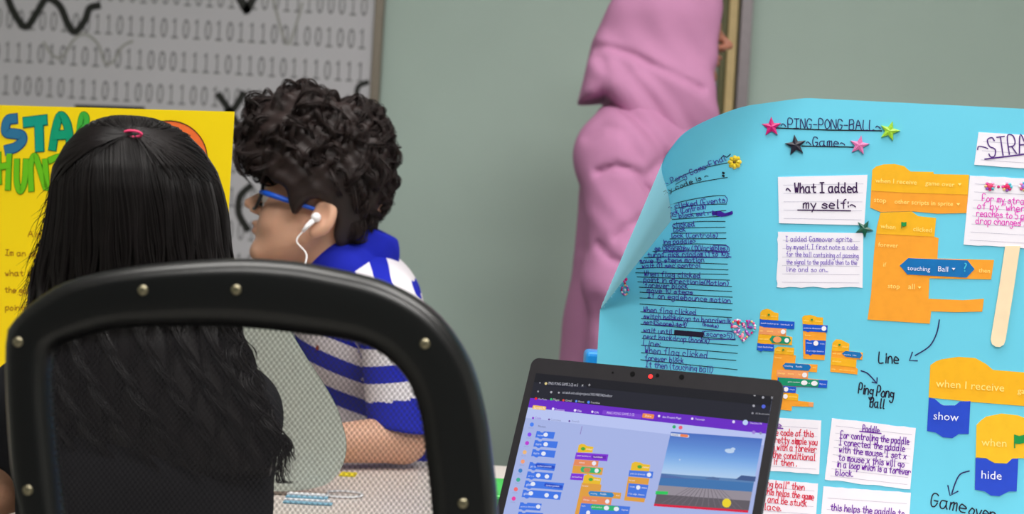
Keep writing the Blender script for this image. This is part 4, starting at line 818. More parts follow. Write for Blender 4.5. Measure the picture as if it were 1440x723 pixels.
# woven mesh: diagonal threads
TH = mat('mesh_thread', (34, 32, 36), .7, noise=0); b = MB(); cpoly = [np.array(CP.uv(*(p+(q-p)*.15))) for p, q in zip(PI_, PO)]
def clip_line(o_, d_):
    ts = []
    for i in range(len(cpoly)):
        p, q = cpoly[i], cpoly[(i+1) % len(cpoly)]; e = q-p; den = d_[0]*e[1]-d_[1]*e[0]
        if abs(den) < 1e-12: continue
        t = ((p[0]-o_[0])*e[1]-(p[1]-o_[1])*e[0])/den; s_ = ((p[0]-o_[0])*d_[1]-(p[1]-o_[1])*d_[0])/den
        if 0 <= s_ < 1: ts.append(t)
    ts.sort(); return list(zip(ts[::2], ts[1::2]))
c0u = CP.uv(345, 600)[0]; cmid = np.mean(cpoly, 0)
for sg, dep in ((1, -.004), (-1, -.0046)):
    d_ = np.array([math.cos(math.radians(52)), sg*math.sin(math.radians(52))]); nr = np.array([-d_[1], d_[0]])
    for k in range(-125, 126):
        for t0, t1 in clip_line(cmid+nr*k*.0034, d_):
            P_ = []
            for j in range(7):
                q = cmid+nr*k*.0034+d_*(t0+(t1-t0)*j/6); dd = dep-.35*(q[0]-c0u)**2
                P_ += [CP.w(*(q-nr*.00047), dd), CP.w(*(q+nr*.00047), dd)]
            b.add(P_, [(2*j, 2*j+1, 2*j+3, 2*j+2) for j in range(6)], TH)
o = b.build('mesh_fabric', chair); o['kind'] = 'stuff'
cx = px(350, 600, CD)[0]; SEATC = mat('seat_fabric', (28, 28, 32), .9, noise=.1, scale=400)
b = MB(); SPl = Plane((cx, CD+.24, .42), 0, N=np.array([0, 0, 1.]), U=np.array([1., 0, 0]), V=np.array([0, 1., 0])); plate(b, SPl, rrect(-.215, -.2, .215, .22, .06), 0, .05, SEATC); b.build('seat', chair, bevel=.012)
b = MB(); b.tube([(cx, CD+.02, .63), (cx, CD+.0, .5), (cx, CD+.06, .40), (cx, CD+.24, .40)], .02, FRM, 10); b.build('back_bracket', chair, smooth=True)
b = MB(); b.tube([(cx, CD+.24, .08), (cx, CD+.24, .42)], .026, LEG, 14); b.build('gas_lift', chair, smooth=True)
for k in range(5):
    a = k*2*math.pi/5+.3; e = (cx+.26*math.cos(a), CD+.24+.26*math.sin(a), .065)
    b = MB(); b.tube([(cx, CD+.24, .10), e], [.024, .014], FRM, 8); lg = b.build('base_leg', chair)
    b = MB(); b.ball((e[0], e[1], .027), .0265, FRM, 12, (.6, 1, 1)); b.build('caster', lg, smooth=True)
# stool under the boy
st = empty('stool', (-.20, 2.32, 0)); tag(st, 'dark round stool under the person in the striped shirt', 'stool')
b = MB(); b.tube([(-.20, 2.32, .40), (-.20, 2.32, .415), (-.20, 2.32, .435), (-.20, 2.32, .44)], [.15, .165, .165, .15], SEATC, 28); b.build('seat', st)
for k in range(4):
    a = math.pi/4+k*math.pi/2; b = MB(); b.tube([(-.20+.11*math.cos(a), 2.32+.11*math.sin(a), .40), (-.20+.16*math.cos(a), 2.32+.16*math.sin(a), 0)], .012, LEG, 8); b.build('leg', st)

# ------------------------------------------------------------------ people: shared materials
def skin_mat(name, rgb, lip):
    m = mat(name, rgb, .5, .35, noise=.05, scale=35, sss=.25); nt = m.node_tree; b_ = nt.nodes['Principled BSDF']
    at = nt.nodes.new('ShaderNodeAttribute'); at.attribute_name = 'lip'
    src = b_.inputs['Base Color'].links[0].from_socket; mx = nt.nodes.new('ShaderNodeMix'); mx.data_type = 'RGBA'
    nt.links.new(at.outputs['Fac'], mx.inputs['Factor']); nt.links.new(src, mx.inputs['A']); mx.inputs['B'].default_value = (*lin(lip), 1)
    nt.links.new(mx.outputs['Result'], b_.inputs['Base Color']); return m
SKIN = skin_mat('skin_boy', (218, 170, 144), (190, 110, 100)); SKIN2 = skin_mat('skin_woman', (176, 118, 98), (170, 90, 85)); SKIN3 = skin_mat('skin_girl', (196, 146, 120), (170, 95, 90))
HAIRB = mat('hair_boy', (38, 27, 26), .55, .35, noise=.25, scale=40, bump=.3); HAIRG = mat('hair_girl', (21, 16, 17), .42, .35, noise=.25, scale=60)
def frame(face, yaw, pitch):
    """rotation matrix columns: forward, left, up"""
    f_ = np.array(face, float); f_ /= np.linalg.norm(f_)
    R = Matrix.Rotation(yaw, 3, 'Z') @ Vector(f_); l_ = Vector((0, 0, 1)).cross(R).normalized(); R = Matrix.Rotation(-pitch, 3, l_) @ R; u_ = R.cross(l_)
    return np.stack([np.array(R), np.array(l_), np.array(u_)], 1)
def lip_attr(C_, R, s):
    def f_(v):
        q = ((v-C_) @ R)/s; return np.clip(1.2-np.sqrt(((q[:, 0]-.098)/.012)**2+(q[:, 1]/.018)**2+((q[:, 2]+.040)/.009)**2), 0, 1)*.7
    return f_

# ------------------------------------------------------------------ boy in the striped shirt
BC = px(455, 309, 2.15); BR = frame((-1, 0, 0), 0.0, math.radians(13)); BS = 1.0
boy = empty('person', (-.22, 2.3, 0)); tag(boy, 'seated person in blue and white striped polo shirt, leaning on the table', 'person')
SHO = px(548, 432, 2.09); ELB = px(566, 638, 2.03); ELB[2] = TZ+.042; WRI = np.array([px(470, 640, 2.00)[0]-.045, 1.965, TZ+.033])
SHOr = px(520, 415, 2.36); HIP = np.array([-.22, 2.28, .50]); NK = px(480, 362, 2.17); CH = px(505, 470, 2.21); BL = px(505, 610, 2.25)
def boy_body(P):
    d = head_sdf(((P-BC.astype(np.float32)) @ BR.astype(np.float32))/BS)*BS
    d = smin(d, cap(P, BC+BR @ np.array([-.012, 0, -.035]), NK+np.array([.005, 0, -.02]), .041, .043), .02)
    d = smin(d, cap(P, NK, CH, .05, .075), .03); d = smin(d, cap(P, CH, HIP, .075, .085), .04)
    d = smin(d, cap(P, SHO, SHOr, .04, .04), .04)
    d = smin(d, cap(P, SHO, ELB, .036, .033), .02); d = smin(d, cap(P, ELB, WRI, .0345, .024), .012)
    e2 = np.array([px(440, 640, 2.3)[0], 2.30, TZ-.02]); w2 = np.array([e2[0]-.14, 2.10, TZ+.035])
    d = smin(d, cap(P, SHOr, e2, .036, .030), .02); d = smin(d, cap(P, e2, w2, .030, .022), .012)
    d = smin(d, hand_sdf(P, WRI, (-1, .15, -.05), (0, 0, 1), (0, 1, 0), .9, .35), .008)
    d = smin(d, hand_sdf(P, w2, (-.8, -.6, -.05), (0, 0, 1), (.6, -.8, 0), .9, .35), .008)
    return d
organic('body', boy_body, (-.62, 1.90, .42), (-.02, 2.46, 1.34), .0042, SKIN, boy, {'lip': lip_attr(BC, BR, BS)})
# shirt
POLO = bpy.data.materials.new('polo_stripes'); POLO.use_nodes = True; nt = POLO.node_tree; pb = nt.nodes['Principled BSDF']; pb.inputs['Roughness'].default_value = .85; pb.inputs['Specular IOR Level'].default_value = .15
at = nt.nodes.new('ShaderNodeAttribute'); at.attribute_name = 'stripe'; md = nt.nodes.new('ShaderNodeMath'); md.operation = 'FRACT'; nt.links.new(at.outputs['Fac'], md.inputs[0])
rp = nt.nodes.new('ShaderNodeValToRGB'); rp.color_ramp.interpolation = 'CONSTANT'; rp.color_ramp.elements[0].color = (*lin((226, 220, 226)), 1); rp.color_ramp.elements[1].position = .5; rp.color_ramp.elements[1].color = (*lin((30, 40, 172)), 1)
nt.links.new(md.outputs[0], rp.inputs['Fac']); nt.links.new(rp.outputs['Color'], pb.inputs['Base Color'])
ARM = (ELB-SHO); ARML = np.linalg.norm(ARM); ARMD = ARM/ARML; HEM = px(556, 597, 2.05)[2]
def sleeve(P):
    d = cap(P, SHO+np.array([0, .0, .0]), SHO+ARMD*(ARML+.05), .047, .050)
    return smax(d, HEM-P[:, 2]+(P[:, 0]-SHO[0])*-.10, .004)
def torso(P):
    d = ell(P, (CH[0], CH[1]+.01, CH[2]+.0), (.098, .135, .14)); d = smin(d, ell(P, (BL[0]+.0, BL[1]+.01, BL[2]-.02), (.098, .125, .17)), .05)
    d = smin(d, cap(P, SHO+np.array([-.01, .03, .0]), SHOr, .056, .052), .04); d = smin(d, cap(P, NK+np.array([.01, 0, -.03]), CH, .066, .08), .03)
    d = smin(d, cap(P, HIP+np.array([0, 0, .03]), BL, .11, .1), .05)
    return smax(d, -cap(P, BC+BR @ np.array([-.02, 0, -.05]), NK+np.array([0, 0, .0]), .050, .050), .008)
def shirt(P):
    d = smin(sleeve(P), torso(P), .012)
    e2 = np.array([px(440, 640, 2.3)[0], 2.30, TZ-.02]); k = SHOr+(e2-SHOr)*.6
    return smin(d, cap(P, SHOr, k, .052, .05), .012)
def stripe(v):
    P = v.astype(np.float32); sl = sleeve(P) < torso(P)+np.where(P[:, 2] < HEM+.06, .02, .004); sl &= P[:, 2] < SHO[2]-.01
    q_ = P[:, 2]-HEM-(P[:, 0]-SHO[0])*.15; s_arm = np.where(q_ < .036, .75, (q_-.036)/.0495)
    th = np.radians(18+45*np.clip((P[:, 2]-(CH[2]+.01))/.06, 0, 1))
    cx_, cz_ = P[:, 0]-px(520, 420, 2.1)[0], P[:, 2]-px(520, 420, 2.1)[2]
    s_tor = (cx_*np.sin(th)+cz_*np.cos(th))/.047+.08
    return np.where(sl, s_arm, s_tor)+10
organic('polo_shirt', shirt, (-.42, 1.92, .46), (.0, 2.50, 1.16), .004, POLO, boy, {'stripe': stripe})
BLUC = mat('collar_blue', (32, 42, 176), .85, .15, noise=.05)
cpl = [px(x, y, 2.1) for x, y in ((420, 372), (450, 362), (478, 372), (512, 380), (520, 345), (514, 314), (490, 322), (462, 345))]
def collar(P):
    ax0 = BC+BR @ np.array([-.03, 0, -.075]); ax1 = NK+np.array([-.005, 0, -.005])
    a = cap(P, ax0+np.array([.024, 0, .01]), ax1+np.array([.016, 0, .012]), .052, .074); d = np.abs(a)-.0035
    # band between two tilted planes
    n_ = np.array([.38, 0, .925], np.float32); h = (P-(NK+np.array([.014, 0, .012])).astype(np.float32)) @ n_
    return smax(smax(d, h-.046, .003), -h-.030-.35*np.clip(NK[0]-P[:, 0]+.02, 0, 1), .003)
organic('collar', collar, NK-.18, NK+.18, .003, BLUC, boy)
CFP = Plane((0, 2.19, HC), 0); b = MB(); WHC = mat('collar_white', (226, 220, 226), .85, .15)
plate(b, CFP, ppx(CFP, [(356, 337), (366, 347), (386, 357), (425, 367), (430, 392), (372, 392), (352, 366)]), -.004, 0, WHC); plate(b, CFP, ppx(CFP, [(384, 355), (420, 360), (445, 372), (440, 392), (392, 372)]), 0, .004, BLUC); b.build('collar_tip', boy)
b = MB(); b.tube([px(448, 486, 2.105), px(446, 492, 2.105)], .003, mat('button_red', (120, 40, 25), .5), 8); b.build('button', boy)
TRO = mat('trousers_navy', (32, 36, 52), .9)
def btro(P):
    d = ell(P, (HIP[0], HIP[1]+.02, .52), (.13, .15, .075))
    for yy in (2.20, 2.40): d = smin(d, cap(P, (HIP[0], yy, .515), (HIP[0]-.38, yy, .50), .070, .058), .04); d = smin(d, cap(P, (HIP[0]-.38, yy, .50), (HIP[0]-.36, yy, .08), .056, .042), .02)
    return d
organic('trousers', btro, (-.70, 2.05, .03), (-.02, 2.55, .64), .009, TRO, boy)
SHOE = mat('shoe_dark', (40, 40, 44), .6)
for yy in (2.20, 2.40):
    b = MB(); b.ball((HIP[0]-.40, yy, .05), .05, SHOE, 14, (2.2, .85, .98)); b.build('shoe', boy, smooth=True)
# hair of the boy
hp = [px(x, y, 2.15) for x, y in ((352, 236), (344, 214), (341, 190), (347, 166), (360, 148), (382, 141), (402, 134), (430, 130), (455, 138), (480, 148), (505, 150), (526, 160), (540, 182), (546, 210), (549, 240), (543, 270), (535, 292), (523, 312), (513, 328), (500, 345), (482, 352), (475, 330), (480, 312), (476, 296), (462, 284), (447, 283), (436, 292), (424, 304), (418, 292), (414, 270), (398, 258), (376, 244))]
hp2 = [(p[0], p[2]) for p in crom(hp, 3, True)]; hcx, hcz = BC[0]-.0, BC[2]
def boy_hair(P):
    e = ell(P, (px(447, 235, 2.15)[0], 2.15, px(447, 235, 2.15)[2]), (.125, .099, .150))
    d = smax(e, poly2(P[:, 0], P[:, 2], hp2), .012)
    nz = .0035*(np.sin(P[:, 0]*190+P[:, 1]*130)*np.sin(P[:, 2]*210+P[:, 1]*90)+.7*np.sin(P[:, 0]*90-P[:, 2]*150+P[:, 1]*170))
    g = np.clip((P[:, 2]-(BC[2]+.03))/.05, 0, 1)
    return d+nz*g
organic('hair', boy_hair, (px(330, 240, 2.15)[0], 2.04, px(450, 362, 2.15)[2]), (px(560, 240, 2.15)[0], 2.26, px(450, 112, 2.15)[2]), .0035, HAIRB, boy)
hv, hf = nets(boy_hair, (px(330, 240, 2.15)[0], 2.04, px(450, 362, 2.15)[2]), (px(560, 240, 2.15)[0], 2.26, px(450, 112, 2.15)[2]), .009)
hn = np.zeros_like(hv)
for f_ in hf:
    n_ = np.cross(hv[f_[2]]-hv[f_[0]], hv[f_[3]]-hv[f_[1]])
    for i in f_: hn[i] += n_
hn /= np.linalg.norm(hn, axis=1, keepdims=True)+1e-9
if np.mean(np.sum((hv-hv.mean(0))*hn, 1)) < 0: hn = -hn
sel = np.where((hv[:, 2] > BC[2]+.055) | ((hv[:, 0] > BC[0]+.05) & (hv[:, 2] > BC[2]-.02)))[0]; sel = RNG.choice(sel, 400, replace=len(sel) < 400); paths = []
crown = np.array([BC[0]+.03, 2.15, BC[2]+.18])
for i in sel:
    p, n_ = hv[i], hn[i]; t = p-crown; t = t-n_*(t @ n_); t = t/(np.linalg.norm(t)+1e-6)+RNG.normal(0, .7, 3); t -= n_*(t @ n_); t /= np.linalg.norm(t)+1e-9; s_ = np.cross(n_, t)
    Rr = RNG.uniform(.006, .013); L_ = RNG.uniform(.03, .06); Rr = Rr*(1 if p[2] > BC[2]+.05 else .35); tw = RNG.uniform(2.2, 4.8)*RNG.choice([-1, 1]); ph = RNG.uniform(0, 6.28); k = np.linspace(0, 1, 15)[:, None]
    base = p+t*L_*(k-.4)+n_*(.004+.004*np.sin(k*3.1)-.012*(k-.4)**2*6)
    for m_ in range(14):
        o1, o2 = RNG.normal(0, .0022, 2); rr = Rr*RNG.uniform(.85, 1.15)
        paths.append(base+(s_*np.cos(tw*k+ph)+n_*.55*np.sin(tw*k+ph))*rr+s_*o1+n_*(o2+.001))
strand_mesh('curls', np.array(paths), .00055, HAIRB, boy)
for sg in (1, -1):
    q = [BC+BR @ np.array(v) for v in ((.092, sg*.010, .030), (.091, sg*.026, .034), (.080, sg*.046, .029))]
    b = MB(); b.tube(crom(q, 4), .0022, HAIRB, 6); b.build('eyebrow', boy, smooth=True)
    b = MB(); b.ball(BC+BR @ np.array([.0815, sg*.031, .008]), .0124, mat('eye_white', (225, 220, 215), .2), 16); ey = b.build('eye', boy, smooth=True)
    b = MB(); b.ball(BC+BR @ np.array([.0905, sg*.031, .008]), .0052, mat('eye_brown', (40, 24, 16), .2), 12); b.build('iris', ey, smooth=True)
# glasses
gl = empty('eyeglasses', tuple(BC+BR @ np.array([.1, 0, .01]))); tag(gl, 'dark rimmed glasses with bright blue arms above the striped shirt', 'glasses')
hw = lambda f_, l_, u_: BC+BR @ np.array([f_, l_, u_])
GLB = mat('glasses_blue', (20, 92, 220), .35, .5, noise=0); GLK = mat('glasses_black', (18, 18, 24), .35, .5, noise=0)
for sg in (1, -1):
    rim = [hw(.104-.010*abs(math.cos(t))*(1 if math.cos(t)*1 > 0 else 0)-.004, sg*(.034+.024*math.cos(t)), .008+.021*math.sin(t)) for t in np.linspace(0, 2*math.pi, 25)]
    b = MB(); b.tube(rim, .0025, GLK, 6, False); b.build('rim', gl, smooth=True)
    b = MB(); b.add(rim[:-1], [tuple(range(24))], mat('lens_clear', (215, 220, 235), .1, .5, noise=0)); o = b.build('lens', gl)
    b = MB(); b.tube([hw(.092, sg*.060, .014), hw(.082, sg*.071, .0145), hw(.055, sg*.0735, .0135), hw(.03, sg*.0725, .0125), hw(.0, sg*.073, .012), hw(-.014, sg*.074, .002)], [.003, .0042, .0042, .0036, .0028, .002], GLB, 8); b.build('temple_arm', gl, smooth=True)
b = MB(); b.tube([hw(.101, .011, .012), hw(.1045, 0, .014), hw(.101, -.011, .012)], .0016, GLK, 6); b.build('bridge', gl)
lm = MATS['lens_clear']; lm.node_tree.nodes['Principled BSDF'].inputs['Alpha'].default_value = .25
# earphone
ep = empty('earphone', tuple(hw(.0, .082, .0))); tag(ep, 'white earbud with thin white cord worn above the striped shirt', 'earphone')
EW = mat('earbud_white', (240, 238, 240), .3, .5, noise=0)
b = MB(); b.ball(hw(.0, .084, .001), .0075, EW, 14); b.tube([hw(.001, .085, -.002), hw(.008, .089, -.014), hw(.012, .090, -.024)], [.0042, .0036, .0024], EW, 10); b.build('bud', ep, smooth=True)
b = MB(); b.tube(crom([hw(.012, .090, -.024), hw(.0165, .0905, -.040), px(431, 358, 2.056), px(428, 385, 2.04), px(434, 450, 2.05)], 5), .0012, EW, 6); b.build('cord', ep, smooth=True)

# ------------------------------------------------------------------ person in pink
WC = px(944, 54, 2.8); WR = frame((1, 0, 0), 0.0, 0.0); WS = 1.0
wom = empty('person', (WC[0]-.05, 2.8, 0)); tag(wom, 'standing person in pink headscarf and long pink robe facing right', 'person')
def wp(x, y): q = px(x, y, 2.8); return (q[0], q[2])
def w3(x, y, dy=0.): q = px(x, y, 2.8); return np.array([q[0], 2.8+dy, q[2]])
def wom_body(P):
    d = head_sdf(((P-WC.astype(np.float32)) @ WR.astype(np.float32))/WS, False)*WS
    d = smin(d, cap(P, WC+np.array([-.02, 0, -.05]), w3(915, 190), .045, .05), .02); d = smin(d, cap(P, w3(915, 190), w3(915, 420), .06, .09), .04)
    return smin(d, cap(P, w3(915, 420), np.array([WC[0]-.03, 2.8, .5]), .09, .08), .04)
organic('body', wom_body, (WC[0]-.2, 2.6, .45), (WC[0]+.16, 3.0, WC[2]+.16), .0045, SKIN2, wom, {'lip': lip_attr(WC, WR, WS)})
PINK = mat('pink_cloth', (186, 128, 166), .8, .2, noise=.05, scale=14, bump=.1); PINK2 = mat('pink_scarf', (189, 131, 169), .8, .2, noise=.05, scale=14)
hood = [wp(*p) for p in ((812, 146), (822, 108), (833, 58), (852, 18), (880, -30), (920, -62), (965, -62), (995, -40), (1008, -8), (1011, 20), (1011, 55), (1004, 85), (999, 108), (1001, 150), (1006, 200), (990, 250), (930, 230), (880, 180), (850, 140))]
def sgl(P, pts, r, dep):
    """fold valley along a pixel polyline seen from the side"""
    out = 0; Q = [px(x, y, 2.7) for x, y in pts]; m_ = np.full(len(P), 1e9, np.float32)
    for i in range(len(Q)-1):
        ax, az, bx, bz = Q[i][0], Q[i][2], Q[i+1][0], Q[i+1][2]; t = np.clip(((P[:, 0]-ax)*(bx-ax)+(P[:, 2]-az)*(bz-az))/((bx-ax)**2+(bz-az)**2), 0, 1)
        m_ = np.minimum(m_, np.hypot(P[:, 0]-ax-t*(bx-ax), P[:, 2]-az-t*(bz-az)))
    return dep*np.exp(-(m_/r)**2)
def scarf(P):
    e = ell(P, (WC[0]-.022, 2.8, WC[2]+.045), (.150, .112, .150)); e = smin(e, ell(P, w3(925, 150), (.16, .135, .15)), .05)
    e = smin(e, ell(P, w3(860, 110), (.10, .10, .09)), .05)
    d = smax(e, poly2(P[:, 0], P[:, 2], [p for p in hood]), .02)
    d = smax(d, -ell(P, (WC[0]+.125, 2.8, WC[2]-.005), (.075, .070, .095)), .01)
    mk_ = np.clip((2.775-P[:, 1])/.05, 0, 1)
    d = d+mk_*sgl(P, [(815, 56), (858, 66), (890, 78), (925, 97), (985, 127)], .008, .009)
    X, Z = P[:, 0], P[:, 2]
    return d+mk_*(sgl(P, [(842, 72), (852, 105), (846, 125)], .010, .004)+sgl(P, [(905, 100), (950, 150), (985, 200)], .014, .008)+sgl(P, [(870, 85), (905, 130), (940, 185)], .013, .007)+.0022*np.sin((X*.55+Z*.83)*58+P[:, 1]*9+2*np.sin(X*14))+.0012*np.sin((X*.8+Z*.6)*115+3*np.sin(Z*18)))
def robe(P):
    d = smin(ell(P, w3(918, 300, .02), (.14, .17, .26)), ell(P, (WC[0]-.035, 2.82, .95), (.115, .165, .40)), .08)
    d = smin(d, cap(P, (WC[0]-.045, 2.82, .9), (WC[0]-.05, 2.82, .14), .125, .20), .08)
    d = smin(d, cap(P, w3(873, 232, -.12), w3(872, 395, -.16), .082, .078), .04); d = smin(d, cap(P, w3(872, 395, -.16), w3(884, 560, -.15), .078, .085), .03)
    d = smin(d, cap(P, w3(912, 178, 0), w3(868, 220, -.08), .085, .08), .06)
    d = smin(d, cap(P, w3(878, 225, .17), w3(878, 420, .19), .075, .075), .03)
    d = smax(d, .012-P[:, 2], .01)
    X, Y, Z = P.T
    d = d+sgl(P, [(862, 140), (895, 175), (925, 215), (945, 240)], .012, .011)+sgl(P, [(838, 246), (862, 238), (888, 246), (910, 276)], .007, .012)+sgl(P, [(860, 335), (876, 322), (900, 308), (925, 285)], .008, .009)+sgl(P, [(838, 345), (852, 364), (880, 374)], .007, .009)+sgl(P, [(806, 262), (816, 300), (820, 350)], .012, .005)+sgl(P, [(836, 420), (846, 470), (842, 520)], .012, .006)+sgl(P, [(826, 196), (846, 182), (872, 190), (892, 225)], .010, .006)+sgl(P, [(905, 250), (925, 230), (950, 225)], .010, .007)
    d = d+np.clip((2.74-Y)/.06, 0, 1)*.0026*np.sin(52*(X*.72+Z*.69)+2*np.sin(Z*13))*np.clip((1.32-Z)/.1, 0, 1)+np.clip((2.74-Y)/.06, 0, 1)*.0013*np.sin(118*(X*.8+Z*.5)+3*np.sin(Z*21+X*9))
    return d+.006*np.sin(np.arctan2(Y-2.82, X-WC[0]+.05)*11)*np.clip((.9-Z)/.5, 0, 1)
organic('headscarf', scarf, (WC[0]-.24, 2.62, WC[2]-.34), (WC[0]+.16, 2.98, WC[2]+.24), .005, PINK2, wom)
organic('robe', robe, (WC[0]-.34, 2.5, .0), (WC[0]+.26, 3.12, WC[2]-.04), .007, PINK, wom)
def whand(P): return smin(hand_sdf(P, w3(940, 700, -.16), (.3, 0, -1), (0, -1, 0), (1, 0, .2), .95, .6), cap(P, w3(905, 640, -.15), w3(940, 700, -.16), .024, .022), .01)
organic('hand', whand, w3(945, 720, -.16)-.16, w3(945, 720, -.16)+.16, .0035, SKIN2, wom)

# ------------------------------------------------------------------ girl with long dark hair
GD = 1.46; GC_ = px(200, 343, GD); GR = frame((0, 1, 0), 0, math.radians(-8)); GS = .95
girl = empty('person', (GC_[0], 1.42, 0)); tag(girl, 'seated person in black top seen from behind in the mesh chair', 'person')
gN = np.array([GC_[0], GD-.01, GC_[2]-.12]); gC = np.array([GC_[0]+.01, GD-.005, .80]); gH = np.array([GC_[0]+.04, GD-.02, .545])
sL = np.array([GC_[0]-.100, GD-.005, .875]); sR = np.array([GC_[0]+.105, GD-.005, .875]); eL = np.array([GC_[0]-.140, GD+.02, .785]); eR = np.array([GC_[0]+.075, GD+.085, .775])
wL = np.array([GC_[0]-.08, GD+.145, TZ+.032]); wR = np.array([GC_[0]+.06, GD+.145, TZ+.032])
def girl_body(P):
    d = head_sdf(((P-GC_.astype(np.float32)) @ GR.astype(np.float32))/GS)*GS
    d = smin(d, cap(P, GC_+np.array([0, -.02, -.05]), gN, .045, .045), .02); d = smin(d, cap(P, gN, gC, .05, .08), .03); d = smin(d, cap(P, gC, gH, .08, .085), .04); d = smin(d, cap(P, sL, sR, .038, .038), .04)
    for s_, e_, w_, sg in ((sL, eL, wL, 1), (sR, eR, wR, -1)):
        d = smin(d, cap(P, s_, e_, .036, .031), .02); d = smin(d, cap(P, e_, w_, .032, .022), .012); d = smin(d, hand_sdf(P, w_, (sg*.4, 1, -.05), (0, 0, 1), (sg, -.2, 0), .88, .4), .008)
    return d
organic('body', girl_body, (GC_[0]-.26, GD-.2, .45), (GC_[0]+.26, GD+.46, GC_[2]+.18), .0045, SKIN3, girl, {'lip': lip_attr(GC_, GR, GS)})
TEE = mat('black_top', (24, 24, 28), .9, .15, noise=.1, scale=200)
def tee(P):
    d = ell(P, gC+np.array([.012, 0, -.02]), (.128, .085, .15)); d = smin(d, cap(P, gC, gH, .095, .100), .05); d = smin(d, cap(P, sL, sR, .045, .045), .05); d = smin(d, ell(P, (gH[0], gH[1], gH[2]), (.16, .12, .1)), .05)
    for s_, e_ in ((sL, eL), (sR, eR)): d = smin(d, smax(cap(P, s_, e_, .044, .044), (P-(s_+(e_-s_)*.62).astype(np.float32)) @ ((e_-s_)/np.linalg.norm(e_-s_)).astype(np.float32), .004), .015)
    d = smax(d, .472-P[:, 2], .01)
    return smax(d, -cap(P, gN, GC_, .05, .05), .008)
organic('black_top', tee, (GC_[0]-.30, GD-.26, .45), (GC_[0]+.30, GD+.2, 1.02), .006, TEE, girl)
def gtro(P):
    d = ell(P, (gH[0], gH[1]+.02, .53), (.15, .11, .055))
    for xx in (-.085, .085): d = smin(d, cap(P, (gH[0]+xx, gH[1], .535), (gH[0]+xx, GD+.30, .53), .06, .052), .03); d = smin(d, cap(P, (gH[0]+xx, GD+.30, .53), (gH[0]+xx, GD+.28, .08), .05, .038), .02)
    return d
organic('trousers', gtro, (gH[0]-.2, GD-.25, .03), (gH[0]+.2, GD+.42, .64), .009, TRO, girl)
for xx in (-.085, .085):
    b = MB(); b.ball((gH[0]+xx, GD+.32, .05), .05, SHOE, 14, (.8, 2.1, .98)); b.build('shoe', girl, smooth=True)
# hair: loft following the outline, then strands over it
SIL = [(167, 178, 212, .030), (171, 163, 222, .060), (178, 148, 238, .078), (190, 131, 256, .092), (210, 112, 276, .102), (240, 95, 296, .110), (270, 88, 306, .112), (300, 84, 313, .110), (340, 76, 318, .104), (380, 66, 325, .096), (430, 60, 331, .088), (480, 60, 343, .082), (520, 64, 360, .078), (560, 70, 374, .074), (600, 82, 388, .068), (635, 98, 400, .056), (660, 130, 396, .040)]
SY = np.array([s_[0] for s_ in SIL], float)
def hair_pt(y, ang, grow=0.):
    """ang: 0 at the back (towards the chair), +-pi/2 at the sides"""
    xl = np.interp(y, SY, [s_[1] for s_ in SIL]); xr = np.interp(y, SY, [s_[2] for s_ in SIL]); dp = np.interp(y, SY, [s_[3] for s_ in SIL])
    l_ = px(xl, y, GD); r_ = px(xr, y, GD); c_ = (l_+r_)/2; hw_ = np.linalg.norm(r_-l_)/2+grow
    back = np.interp(y, [167, 300, 400, 480, 660], [0, -.004, -.012, -.030, -.042])
    return c_+(r_-l_)/np.linalg.norm(r_-l_)*hw_*math.sin(ang)+np.array([0, -(dp+grow)*math.cos(ang)+back, 0])
b = MB(); K = 40; ys = np.concatenate([np.linspace(167, 200, 8), np.linspace(212, 660, 34)]); vs = []
for y in ys:
    for k in range(K):
        a = 2*math.pi*k/K; p = hair_pt(y, a, -.004)
        if math.cos(a) < 0: p[1] = min(p[1], GD+.02+.02*(y < 230)) if y > 215 else p[1]
        vs.append(p+np.array([0, 0, 0]))
N_ = len(ys); b.add(vs, [(j*K+k, j*K+(k+1) % K, (j+1)*K+(k+1) % K, (j+1)*K+k) for j in range(N_-1) for k in range(K)]+[tuple(range(K)), tuple((N_-1)*K+k for k in range(K))[::-1]], HAIRG)
o = b.build('hair', girl, smooth=True); bm = bmesh.new(); bm.from_mesh(o.data); bmesh.ops.recalc_face_normals(bm, faces=bm.faces); bm.to_mesh(o.data); bm.free()
paths = []; M_ = 44
for i in range(2600):
    a = RNG.uniform(-1.75, 1.75); clump = math.floor(a*9)/9+.055; a1 = a*.55+clump*.45
    yend = RNG.uniform(560, 668); ph = clump*37.0; amp = RNG.uniform(.6, 1.1); g = RNG.uniform(-.001, .005); st_ = RNG.uniform(167.5, 171) if RNG.random() < .8 else RNG.uniform(172, 300)
    P_ = []
    for k in range(M_):
        t = k/(M_-1); y = st_+(yend-st_)*t**1.25; wv = np.clip((y-330)/200, 0, 1)
        aa = a*(1-wv)+a1*wv+.10*amp*wv*math.sin(y*.045+ph)+.02*math.sin(y*.03+a*20)*(1-wv)
        P_.append(hair_pt(y, aa, g+.006*wv*amp*math.cos(y*.045+ph)))
    paths.append(P_)
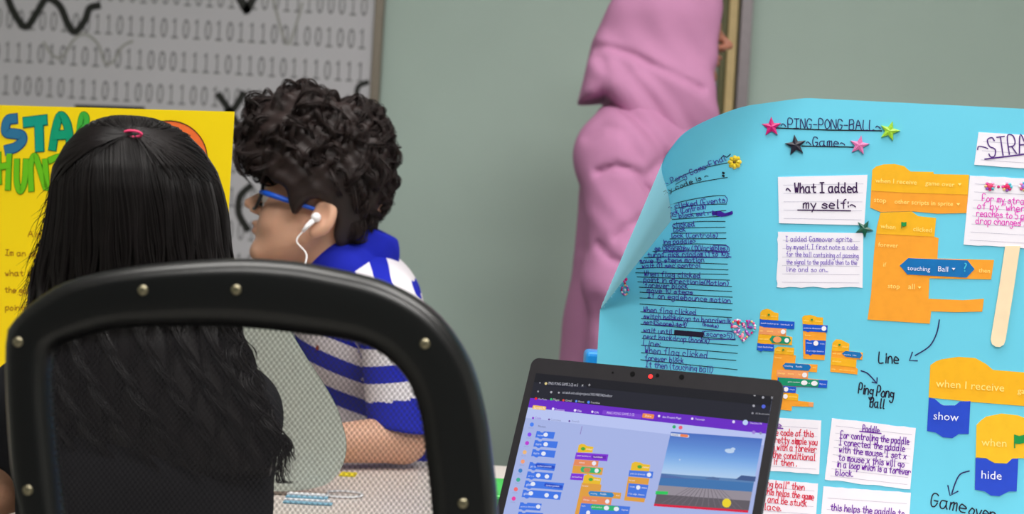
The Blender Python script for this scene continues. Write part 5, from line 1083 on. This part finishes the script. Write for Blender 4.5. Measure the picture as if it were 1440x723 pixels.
for i in range(150):      # loose wisps at both sides and curled ends at the right
    left = i < 60; sgn = -1 if left else 1
    y0 = RNG.uniform(200, 330) if left else RNG.uniform(440, 600); a = sgn*RNG.uniform(1.35, 1.7); Ln = RNG.uniform(60, 150); P_ = []; out = RNG.uniform(.004, .02) if left else RNG.uniform(.003, .016); ph = RNG.uniform(0, 6.28)
    for k in range(M_):
        t = k/(M_-1); y = min(y0+Ln*t, 668); p = hair_pt(y, a, .002); p[0] += sgn*out*t*t*1.2+.005*math.sin(t*7+ph)*t; P_.append(p)
    paths.append(P_)
tie_y, tie_a = 200, .36
for i in range(700):      # hair combed back towards the tie at the crown
    y0 = RNG.uniform(168, 262); a0 = RNG.choice([-1, 1])*RNG.uniform(.5, 1.55)+.05; P_ = []
    if y0 < 185: a0 = RNG.uniform(-2.6, 2.6)
    for k in range(M_):
        t = k/(M_-1); y = y0+(tie_y-y0)*t-10*math.sin(math.pi*t)*(y0 > 200); P_.append(hair_pt(max(y, 167.2), a0+(tie_a-a0)*t, .0055+.002*RNG.random()*0+.002*math.sin(math.pi*t)))
    paths.append(P_)
strand_mesh('hair_strands', np.array(paths), .00042, HAIRG, girl)
# curled lock ends on the right
lk = []
for (x, y, s_) in ((340, 478, 1), (352, 520, 1), (366, 560, 1.1), (378, 590, 1.2), (392, 615, 1.3)):
    for m_ in range(60):
        o1, o2 = RNG.normal(0, .004, 2); c_ = px(x-22, y-40, GD-.05); P_ = []
        for k in range(M_):
            t = k/(M_-1); q = px(x-22+ (30+8*math.sin(t*4.0+m_*.05))*t*s_, y-40+75*t, GD-.05); q[0] += o1*(1-.4*t)+.006*math.sin(t*6+s_*3); q[1] += o2-.01*math.sin(t*5); P_.append(q)
        lk.append(P_)
strand_mesh('hair_locks', np.array(lk), .0005, HAIRG, girl)
TIE = mat('hair_tie_pink', (226, 60, 110), .6); b = MB(); c_ = hair_pt(200, .36, .0075)
pts = [c_+np.array([.0085*math.cos(t), -.002*math.sin(t), .0028*math.sin(t)]) for t in np.linspace(0, 6.283, 16)]
b.tube(pts, .0013, TIE, 8, False); b.build('hair_tie', girl, smooth=True)['label'] = 'small pink hair tie'
